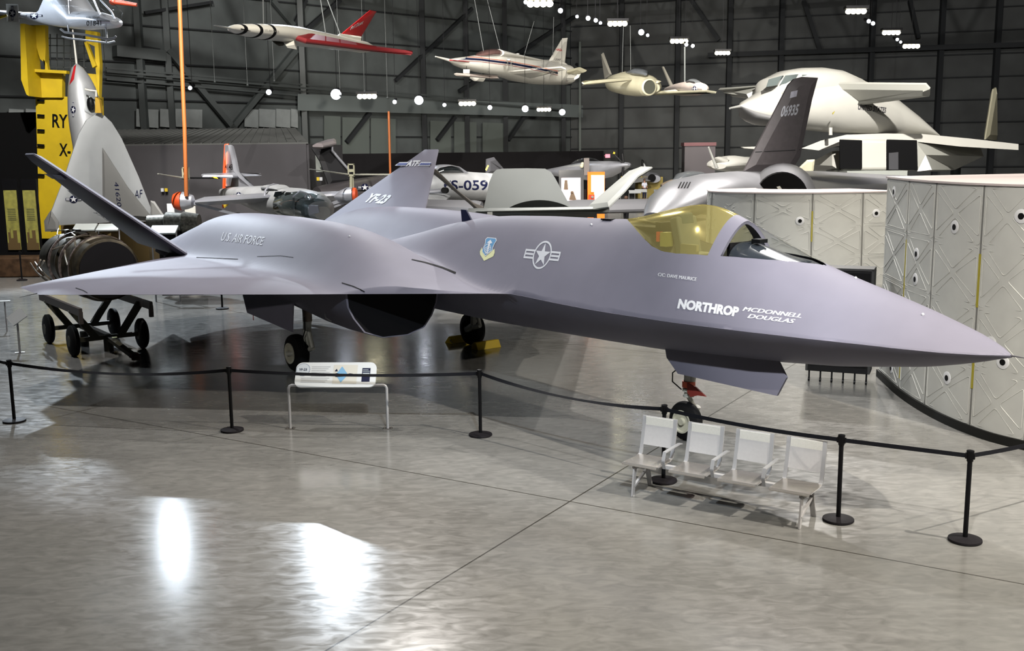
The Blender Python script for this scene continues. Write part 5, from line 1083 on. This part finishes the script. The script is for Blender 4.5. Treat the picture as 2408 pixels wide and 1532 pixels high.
M().beam(P(455, 478, 38), P(560, 506, 38), .09).out('wing_strut', SILV, r); M().beam(P(830, 464, 38), P(750, 488, 38), .12).beam(P(828, 470, 38), P(752, 500, 38), .08).out('wing_strut', SILV, r)
for u, v, s in ((437, 473, -1), (822, 461, 1)):
    c = P(u, v, 38); pod = M().lathe(c, Vector((s * .9, 0, .05)), [(-.30, .12), (-.25, .22), (-.05, .30), (.12, .33)] if s < 0 else [(-.55, .05), (-.35, .2), (-.1, .3), (.12, .32)], 20).out('rotor_pod', SILV, r)
    M().lathe(c + Vector((s * .14, 0, 0)), Vector((s * .9, 0, 0)), [(0, .33), (.12, .33), (.28, .26), (.36, .1)] if s < 0 else [(0, .3), (.1, .28), (.14, .2)], 20).out('pod_nose', ORANGE, pod, label='orange rounded pod cover')
    mu, mv = (437, 396) if s < 0 else (826, 388)
    M().cyl(P(u + (0 if s < 0 else 3), v, 38), P(mu, mv + 22, 38), .06).out('rotor_mast', mat('mast_cream', (178, 176, 150), .5), pod)
    hb = M(); q = P(mu, mv + 12, 38); hb.box(q + Vector((-.1, 0, 0)), (.04, .12, .42)).box(q + Vector((.1, 0, 0)), (.04, .12, .42)).box(q + Vector((0, 0, .2)), (.24, .12, .04)).box(q - Vector((0, 0, .02)), (.2, .1, .1)).box(q - Vector((0, 0, .2)), (.24, .12, .05)).cyl(q - Vector((.06, 0, .25)), q - Vector((.06, 0, .62)), .02).cyl(q - Vector((-.06, 0, .25)), q - Vector((-.06, 0, .62)), .02); hb.out('rotor_hub', mat('mast_cream', (178, 176, 150), .5), pod)
    vv = mv + 22
    Sl([(mu - 4, vv - 1, 38), (mu - 4, vv + 3, 38), (mu - (66 if s < 0 else 98), vv - 8 - (3 if s > 0 else 0), 36.5), (mu - (66 if s < 0 else 98), vv - 10 - (3 if s > 0 else 0), 36.5)], .06, 'rotor_blade', mat('blade_grey', (186, 186, 172), .5), pod)
    Sl([(mu + 4, vv - 1, 38), (mu + 4, vv + 3, 38), (mu + (80 if s < 0 else 120), vv + 3, 39.5), (mu + (80 if s < 0 else 120), vv - 1, 39.5)], .06, 'rotor_blade', SATB if s < 0 else mat('blade_grey', (186, 186, 172), .5), pod)
    if s < 0: Sl([(498, 416, 39.2), (510, 417, 39.2), (513, 421, 39.2), (502, 419, 39.2)], .07, 'blade_tip', YEL, pod)
for uu in (560, 700): q = P(uu, 500, 39.5); M().cyl((q.x, 39.5, 0), (q.x, 39.5, q.z), .06).out('landing_gear', ALU, r)
m = M(); m.tube([P(438, 462, 37.7), P(434, 300, 37.7), P(428, 160, 37.7), P(421, -30, 37.7)], .07, 14); tag(m.out('orange_pole', ORPOLE), 'tall orange pole rising from the left rotor pod into the roof', 'pole')
m = M(); m.tube([(P(918, 420, 46).x, 46, 0), P(918, 420, 46), P(914, 262, 46)], .05, 14); tag(m.out('orange_pole', ORPOLE), 'shorter orange pole behind the fin of the stealth fighter', 'pole')
# --- tail-sitter delta on the yellow trailer
r = root('erected_trailer', 'tall yellow vertical launching trailer lettered in black at the far left', 'trailer', 160, 400, 42, True)
YP = lambda pts, Y, t, nm, **k: M().prism([P(a, b, Y) for a, b in pts], (0, t, 0)).out(nm, YEL, r, smooth=0, **k)
YP([(90, 228), (238, 228), (244, 560), (100, 560)], 43.5, .5, 'bed_plate'); YP([(64, 60), (74, 60), (84, 228), (78, 224), (66, 190)], 42.5, 1.2, 'side_wall')
YP([(70, 60), (110, 60), (110, 76), (112, 150), (98, 140), (82, 84), (84, 225), (78, 225)], 43.0, .3, 'hook_arm'); YP([(204, 72), (232, 76), (238, 150), (236, 232), (228, 160), (226, 110), (205, 100)], 43.0, .3, 'hook_arm')
YP([(200, 100), (206, 100), (228, 155), (220, 160)], 42.8, .2, 'hook_brace'); YP([(110, 100), (104, 140), (113, 150), (116, 165), (108, 165)], 42.8, .2, 'hook_brace'); YP([(84, 163), (160, 167), (160, 174), (84, 170)], 42.7, .3, 'cross_member')
tr2 = [(84, 185), (160, 189), (160, 194), (84, 190), ]; YP([(82, 165), (150, 168), (150, 230), (84, 230)], 43.2, .3, 'grating'); YP([(195, 172), (236, 176), (236, 232), (200, 230)], 43.2, .3, 'grating')
for k in range(6): M().beam(P(88, 236 + k * 35, 43.1), P(104, 237 + k * 35, 43.1), .06, .08).out('ladder_mark', BLACK, r)
letters('RY', onr(r, (123, 300), (36, 2), (0, -32)), 'trailer_lettering', BLACK, r, .02)
letters('X-', onr(r, (139, 367), (27, 2), (0, -30)), 'trailer_lettering', BLACK, r, .02)
m = M()
for k in range(6): m.beam(P(118 + k * 16, 80, 43.6), P(118 + k * 16, 165, 43.6), .04)
for k in range(5): m.beam(P(112, 90 + k * 17, 43.6), P(204, 91 + k * 17, 43.6), .04)
m.out('safety_net', STEELG, r, smooth=0)
r = root('delta_jet', 'silver delta-winged tail-sitter jet standing vertically on the yellow trailer', 'aircraft', 240, 400, 40, True)
tz = M(); cen = [(180, 150, .04), (182, 160, .2), (187, 180, .36), (192, 205, .48), (196, 230, .55), (200, 265, .6), (205, 300, .62), (212, 340, .62), (222, 420, .6), (232, 500, .55)]
tz.rings([[P(u, v, 41) + Vector((math.cos(t) * w, math.sin(t) * w * 1.2, 0)) for t in [2 * math.pi * k / 20 for k in range(20)]] for u, v, w in cen]); tz.out('fuselage', SILD, r, 60)
M().cyl(P(180, 150, 41), P(171, 70, 41), .04, .03).out('nose_probe', WHITE, r)
place(polys_bm([[(163, 200), (174, 156), (179, 152), (176, 172), (174, 186)]], 5, 8), onr(r, (0, 0), (1, 0), (0, 1), .02), 'nose_stripe', RED, r)
gl = M(); gl.rings([[P(u, v, 40.5) + Vector((math.cos(t) * w, math.sin(t) * w, 0)) for t in [2 * math.pi * k / 16 for k in range(16)]] for u, v, w in ((200, 205, .05), (205, 215, .28), (212, 230, .34), (216, 250, .34), (216, 262, .26), (216, 268, .05))]); gl.out('canopy', GLASS, r, 60)
M().ball(P(213, 244, 40.4), (.14, .12, .26)).out('cockpit_seat', SATB, r); M().tube([P(*q) for q in ((200, 210, 40.1), (212, 213, 40.1), (226, 214, 40.2), (226, 228, 40.2))], .04).out('canopy_frame', WHITE, r)
YM = mat('anti_glare_ochre', (200, 160, 30)); M().prism([P(226, 226, 40.3), P(236, 236, 40.3), P(240, 266, 40.3), P(226, 266, 40.3)], (0, .2, 0)).out('headrest_panel', YM, r)
Sl([(110, 525, 39.00), (150, 420, 39.48), (185, 315, 39.91), (203, 283, 40.13), (225, 268, 40.39), (245, 272, 40.63), (262, 288, 40.84), (285, 325, 41.12), (325, 415, 41.60), (358, 500, 42.00), (355, 520, 41.96), (245, 524, 40.63), (140, 530, 39.36)], .22, 'delta_wing', mat('delta_pale_grey', (186, 190, 192), .4, .2, .04, 2), r, .95)
Sl([(241, 348, 39.3), (300, 440, 39.0), (356, 510, 39), (350, 520, 39.2), (242, 512, 39.3)], .14, 'fin', mat('fin_mid_grey', (124, 124, 122), .5), r, .94)
Sl([(116, 500, 38.8), (120, 495, 38.8), (138, 522, 38.8), (139, 545, 38.8), (106, 545, 38.8), (104, 520, 38.8)], .1, 'tip_fin', mat('fin_mid_grey', (124, 124, 122)), r); Sl([(354, 472, 41.5), (364, 474, 41.5), (388, 510, 41.5), (355, 512, 41.5)], .1, 'tip_fin', mat('fin_mid_grey', (124, 124, 122)), r)
letters('41620', onr(r, (268, 428), (8, 58), (10, .5)), 'fin_lettering', NAVY, r, .0)
letters('AF', onr(r, (316, 467), (18, -2), (1, -19)), 'wing_lettering', NAVY, r, .0)
roundel_on(r, (173, 469), (10, 0), (0, -9))
roundel_on(r, (172, 258), (0, 9), (6, 0))
q = P(240, 530, 41); M().box((q.x, 42, q.z / 2), (3.4, 1.6, q.z)).out('launch_base', mat('base_ochre', (96, 76, 24), .7), r)
# --- bubble helicopter
r = root('helicopter', 'silver bubble-nosed light helicopter marked 01841 hanging at the top left', 'helicopter', 180, 50, 27)
Fs([(-60, 22, 30, 28.5, .05), (0, 24, 33, 28, .08), (60, 29, 44, 27.7, .16), (100, 30, 55, 27.4, .28), (120, 18, 60, 27.2, .4), (140, -20, 64, 27, .5), (170, -30, 68, 26.8, .55), (200, 27, 70, 26.6, .55), (235, 28, 68, 26.4, .5), (258, 36, 66, 26.2, .4), (270, 46, 58, 26.1, .15)], 'fuselage', mat('helicopter_silver', (196, 198, 204), .3, .5, .05, 2), r, 2.1, 24)
Fs([(160, -40, 30, 26.75, .58), (200, -25, 32, 26.55, .6), (235, -5, 34, 26.35, .55), (258, 18, 38, 26.2, .42), (272, 42, 52, 26.05, .15)], 'bubble_canopy', GLASS, r, 2.1, 24)
for q in (((160, -30), (164, 32)), ((212, -20), (230, 22), (236, 34)), ((236, 0), (262, 28), (270, 44))): M().tube([P(a, b, 26.0) for a, b in q], .02).out('canopy_frame', SILV, r)
Sl([(14, 9, 27.6), (42, 10, 27.6), (45, 52, 27.6), (17, 51, 27.6)], .06, 'tail_plate', GREY, r); roundel_on(r, (29, 31), (0, 9), (8, 0))
roundel_on(r, (80, 37), (10, 0), (0, -8.5))
letters('01841', onr(r, (203, 61), (35, -1), (0, -12)), 'side_lettering', BLACK, r, .0); letters('U.S. ARMY', onr(r, (203, 44), (32, -1), (0, -5)), 'side_lettering', DKG, r, 0)
M().tube([P(*q) for q in ((142, 68, 26), (152, 76, 26), (200, 82, 26), (255, 92, 26), (268, 90, 26), (273, 85, 26))], .028).out('skid', ALU, r)
M().tube([P(*q) for q in ((145, 86, 27.3), (160, 90, 27.3), (255, 101, 27.3), (270, 97, 27.3))], .022).out('skid', ALU, r)
M().tube([P(*q) for q in ((160, 60, 26.2), (162, 78, 26))], .02).tube([P(*q) for q in ((248, 60, 26.2), (252, 92, 26))], .02).tube([P(*q) for q in ((250, 66, 27), (250, 100, 27.3))], .018).out('skid_leg', ALU, r)
M().beam(P(-20, 48, 27), P(17, 36, 27), .05).out('tail_guard', YEL, r); wires(r, [((150, -20, 27), (150, -120, 27)), ((200, -30, 26.5), (205, -120, 26.5))], 27)
m = M(); m.ball(P(266, 4, 36), .13, 12); m.cyl(P(268, 4, 36), P(322, 12, 36), .09, .06); m.beam(P(290, 8, 36), P(292, -150, 36), .02); tag(m.out('hanging_tube', mat('red_orange_dim', (150, 50, 20), .5)), 'small red tube with a yellow ball end hanging at the top beside the helicopter', 'tube')
# hanging thin drop wires with small pendants
for u, v in ((505, 192), (582, 200), (645, 190), (248, 175), (800, 225), (857, 215), (911, 230)):
    a = P(u, v, 46); m = M(); m.cyl(a, (a.x, a.y, 23), .012, n=5); m.ball(a, .05, 8); tag(m.out('drop_wire', STEELG), 'thin drop wire with a small pendant hanging from the roof', 'wire', 'drop wires hanging from the roof')
# --- yellow banners at the far left, ledge, and second engine
for (a, b, lab) in ((8, 38, 'leftmost tall yellow banner with brown picture'), (53, 82, 'tall yellow banner right of the leftmost one')):
    t = thing('banner', lab, 'banner', fl(P((a + b) / 2, 520, 38)), 0, 'tall yellow banners')
    ca = P(a, 448, 38); cb = P(b, 588, 38); x0, x1 = ca.x, P(b, 448, 38).x
    M().box(((x0 + x1) / 2, 38.08, ca.z / 2 + .2), (x1 - x0 + .1, .1, ca.z + .4)).out('frame', SATB, t)
    bnm = mat('banner_yellow', (150, 146, 62), .7, 0, .35, 4)
    M().box(((x0 + x1) / 2, 38.0, (ca.z + cb.z) / 2), (x1 - x0, .04, ca.z - cb.z)).out('print', bnm, t)
    place(polys_bm([rect(0, .0, 1, .12), rect(.1, .12, .3, .3), rect(.3, .12, .5, .2), rect(.5, .12, .8, .33), rect(.25, .3, .3, .36)], 1, 1), at_off(lambda x, y: Vector((x0 + (x1 - x0) * x, 37.97, cb.z + (ca.z - cb.z) * y)), t), 'picture', mat('banner_brown', (92, 70, 24), .7), t)
    place(polys_bm([rect(.2, .5 + .03 * k, .85, .515 + .03 * k) for k in range(7)], 1, 1), at_off(lambda x, y: Vector((x0 + (x1 - x0) * x, 37.97, cb.z + (ca.z - cb.z) * y)), t), 'text_lines', mat('banner_text', (96, 96, 50), .7), t)
q = P(40, 625, 37); tag(M().box((q.x, 37, .35), (2.0, 1.0, .7)).out('diorama_base', mat('base_dark_brown', (60, 44, 30), .7, 0, .5, 4), bevel=.05), 'dark brown rocky display base below the yellow banners', 'display base')
q = P(48, 606, 37); tag(M().slab([q + Vector((-.5, .2, 0)), q + Vector((.6, .3, 0)), q + Vector((.3, -.3, 0)), q + Vector((-.3, -.3, 0))], .08).out('display_panel', mat('pale_blue_panel', (150, 156, 166), .5)), 'pale tilted display panel on the brown base', 'sign')
M().box((-24, 45, 3), (10, .3, 6)).out('wall_side', mat('side_wall_black', (12, 12, 13), .9), smooth=0, kind='structure')
q = P(425, 525, 31); e2 = thing('jet_engine', 'small dark jet engine on a stand behind the left hump of the stealth fighter', 'engine', (q.x, q.y, 0))
M().lathe(q - Vector((.95, 0, 0)), (1, 0, 0), [(0, .24), (.5, .26), (.55, .33), (1.0, .30), (1.05, .34), (1.5, .26)], 20).out('casing', mat('engine_foil', (90, 88, 80), .35, .6, .6, 14, bump=.7), e2); M().box((q.x, q.y, q.z / 2 - .1), (1.2, .5, q.z - .35)).out('stand', SATB, e2)
for u, lab in ((200, 'white display lectern left of the fin tip'), (255, 'second white display lectern below the delta jet'), (385, 'white framed lectern table near the tail of the stealth fighter')):
    q = P(u, 535 if u < 300 else 541, 36 if u < 300 else 30); t = thing('reading_rail', lab, 'lectern', fl(q)); M().box(q, (.75, .4, .05), Matrix.Rotation(.5, 3, 'X')).out('panel', mat('lectern_white', (190, 196, 194), .4), t); M().tube([(q.x - .35, q.y, 0), (q.x - .35, q.y, q.z), (q.x + .35, q.y, q.z), (q.x + .35, q.y, 0)], .025).out('frame', ALU, t)
# --- display boards behind
t = thing('light_box', 'white illuminated display panel with a drawing, left of the orange kiosk', 'display', fl(P(1345, 440, 48)))
a, b = P(1317, 411, 48), P(1370, 475, 48); cx = (a.x + b.x) / 2
M().box((cx, 48.1, a.z / 2 + .1), (b.x - a.x + .1, .15, a.z + .2)).out('case', mat('case_grey', (120, 120, 120)), t)
M().box((cx - .02, 48, (a.z + b.z) / 2 - .1), (b.x - a.x - .15, .05, a.z - b.z - .1)).out('lit_face', mat('lit_face_white', (250, 238, 240), .5, emit=.75), t)
M().prism([P(1328, 424, 47.9), P(1334, 424, 47.9), P(1336, 446, 47.9), P(1326, 446, 47.9)], (0, .02, 0)).prism([P(1338, 470, 47.9), P(1344, 450, 47.9), P(1348, 450, 47.9), P(1356, 472, 47.9)], (0, .02, 0)).ball(P(1345, 453, 47.9), .07, 8).out('drawing', mat('drawing_tan', (180, 150, 120)), t)
t = thing('orange_kiosk', 'glowing white and orange information kiosk right of the white light box', 'display', fl(P(1400, 440, 48)))
a, b = P(1382, 410, 48), P(1422, 475, 48); cx = (a.x + b.x) / 2
M().box((cx, 48.1, a.z / 2 + .05), (b.x - a.x, .15, a.z + .1)).out('case', mat('lit_orange', (250, 120, 20), .5, emit=.7), t)
M().prism([P(1390, 412, 47.9), P(1421, 412, 47.9), P(1421, 474, 47.9), P(1397, 474, 47.9), P(1397, 452, 47.9), P(1390, 452, 47.9)], (0, .03, 0)).out('lit_face', mat('lit_cream', (255, 236, 196), .5, emit=1.1), t)
M().prism([P(1384, 458, 47.85), P(1398, 458, 47.85), P(1398, 473, 47.85), P(1384, 473, 47.85)], (0, .03, 0)).out('lit_label', mat('lit_red', (226, 60, 20), .5, emit=.5), t); M().ball(P(1393, 464, 47.8), .07, 8).out('logo', WHITE, t)
M().box((P(1375, 440, 48.6).x, 48.6, 1.2), (.35, .1, 2.4)).out('side_panel', mat('kiosk_dark', (40, 34, 34)), t)
q = P(1429, 367, 90); tag(M().box(q, (.4, .1, .3)).beam(q, q + Vector((0, 3, 0)), .05).out('exit_sign', mat('exit_pink', (250, 130, 150), .5, emit=.8)), 'small glowing pink sign on the far dark partition', 'sign')
for i, (u, v, Y, lab) in enumerate(((1493, 448, 82, 'white information stand nearest the bending visitor'), (1507, 448, 84, 'white information stand beside the striped-shirt visitor'), (1552, 440, 83, 'white information stand left of the tan nose'), (1445, 448, 80, 'white information stand behind the pale tail fin'))):
    p = P(u, v, Y); w = 14 * pxm(Y); t = thing('reading_rail', lab, 'lectern', fl(p)); z = .85
    M().tube([(p.x - w, Y, 0), (p.x - w, Y, z), (p.x + w, Y, z), (p.x + w, Y, 0)], .03).out('frame', ALU, t); M().box((p.x, Y, z + .1), (2 * w, .4, .05), Matrix.Rotation(.5, 3, 'X')).out('panel', mat('sign_white', (226, 230, 232)), t)
# ------------------------------------------------------------------ visitors
def person(loc, rz, label, shirt, trous, hair, H=1.72, bend=0, arms=0):
    t = thing('person', label, 'person', loc, rz); k = H / 1.75
    def skin(name, J_, E_, m, par):
        me = bpy.data.meshes.new(name); me.from_pydata([tuple(c * k for c in j[:3]) for j in J_], E_, []); me.materials.append(m); o = bpy.data.objects.new(name, me); COL.objects.link(o); o.parent = par
        sk = o.modifiers.new('skin', 'SKIN'); ss = o.modifiers.new('sub', 'SUBSURF'); ss.levels = 1; ss.render_levels = 2
        for v, j in zip(me.skin_vertices[0].data if me.skin_vertices else [], J_): v.radius = (j[3] * k, j[3] * k)
        return o
    def rot(p):
        if not bend or p[2] < .93: return p
        a = bend; y, z = p[1], p[2] - .93; return (p[0], y * math.cos(a) - z * math.sin(a), .93 + y * math.sin(a) + z * math.cos(a), p[3])
    Jt = [(0, 0, .95, .13), (0, 0, 1.15, .12), (0, 0, 1.35, .14), (0, .0, 1.47, .07), (0, 0, 1.55, .06), (0, -.02, 1.66, .095), (.17, 0, 1.40, .06), (.22, -.02, 1.15, .045), (.22, -.14, .98, .035), (-.17, 0, 1.40, .06), (-.22, -.02, 1.15, .045), (-.22, -.14, .98, .035), (.09, 0, .88, .09), (.10, -.02, .5, .065), (.10, .02, .08, .045), (.10, -.12, .04, .04), (-.09, 0, .88, .09), (-.10, .0, .5, .065), (-.10, .04, .08, .045), (-.10, -.1, .04, .04)]
    Jt = [rot(j) for j in Jt]
    E2 = [(0, 1), (1, 2), (2, 3), (3, 4), (4, 5), (2, 6), (6, 7), (7, 8), (2, 9), (9, 10), (10, 11), (0, 12), (12, 13), (13, 14), (14, 15), (0, 16), (16, 17), (17, 18), (18, 19)]
    skin('body', Jt, E2, mat('skin_tone', (190, 140, 116), .6), t)
    sub = [0, 1, 2, 6, 7, 9, 10]; skin('shirt', [Jt[i][:3] + (Jt[i][3] + .04,) for i in sub], [(0, 1), (1, 2), (2, 3), (3, 4), (2, 5), (5, 6)], shirt, t)
    sub = [0, 12, 13, 14, 16, 17, 18]; skin('trousers', [Jt[i][:3] + (Jt[i][3] + .018,) for i in sub], [(0, 1), (1, 2), (2, 3), (0, 4), (4, 5), (5, 6)], trous, t)
    hd = Vector(Jt[5][:3]) * k; M().ball(hd + Vector((0, .025, .03)) * k, (.105 * k, .115 * k, .11 * k)).out('hair', hair, t, local=True)
    return t
def striped():
    m = mat('striped_shirt', (220, 222, 226), .8); nt = m.node_tree
    if 'w' in nt.nodes: return m
    w = nt.nodes.new('ShaderNodeTexWave'); w.name = 'w'; w.bands_direction = 'Z'; w.inputs['Scale'].default_value = 5; tc = nt.nodes.new('ShaderNodeTexCoord'); r_ = nt.nodes.new('ShaderNodeValToRGB')
    r_.color_ramp.elements[0].color = (.05, .07, .16, 1); r_.color_ramp.elements[1].color = (.75, .76, .8, 1); nt.links.new(tc.outputs['Object'], w.inputs['Vector']); nt.links.new(w.outputs[0], r_.inputs[0]); nt.links.new(r_.outputs[0], nt.nodes['Principled BSDF'].inputs['Base Color']); return m
BRH = mat('brown_hair', (90, 60, 40), .8); GRH = mat('grey_hair', (150, 140, 130), .8)
q = G(1515, 470); person(fl(q), .5, 'visitor in a navy-striped white shirt standing in the far gap beyond the canopy', striped(), mat('navy_trousers', (30, 34, 60), .8), BRH)
p = P(1472, 520, 57); person((p.x, 57, 0), 2.2, 'long-haired visitor in dark clothes walking away behind the whale-bodied aircraft', mat('dark_jacket', (34, 28, 28), .8), mat('black_trousers', (18, 18, 20), .8), BRH, 1.68)
p = P(1131, 500, 46); person((p.x, 46, 0), .2, 'grey-haired visitor in a dark checked shirt under the wing of the silver jet', mat('check_shirt', (40, 40, 70), .8, 0, .5, 30), mat('black_trousers', (18, 18, 20), .8), GRH, 1.8)
p = P(990, 500, 45); person((p.x, 45, 0), -.6, 'dark-haired visitor in a pale shirt behind the right fin of the stealth fighter', mat('pale_shirt', (170, 168, 176), .8), mat('black_trousers', (18, 18, 20), .8), mat('dark_hair', (40, 28, 24), .8), 1.85)
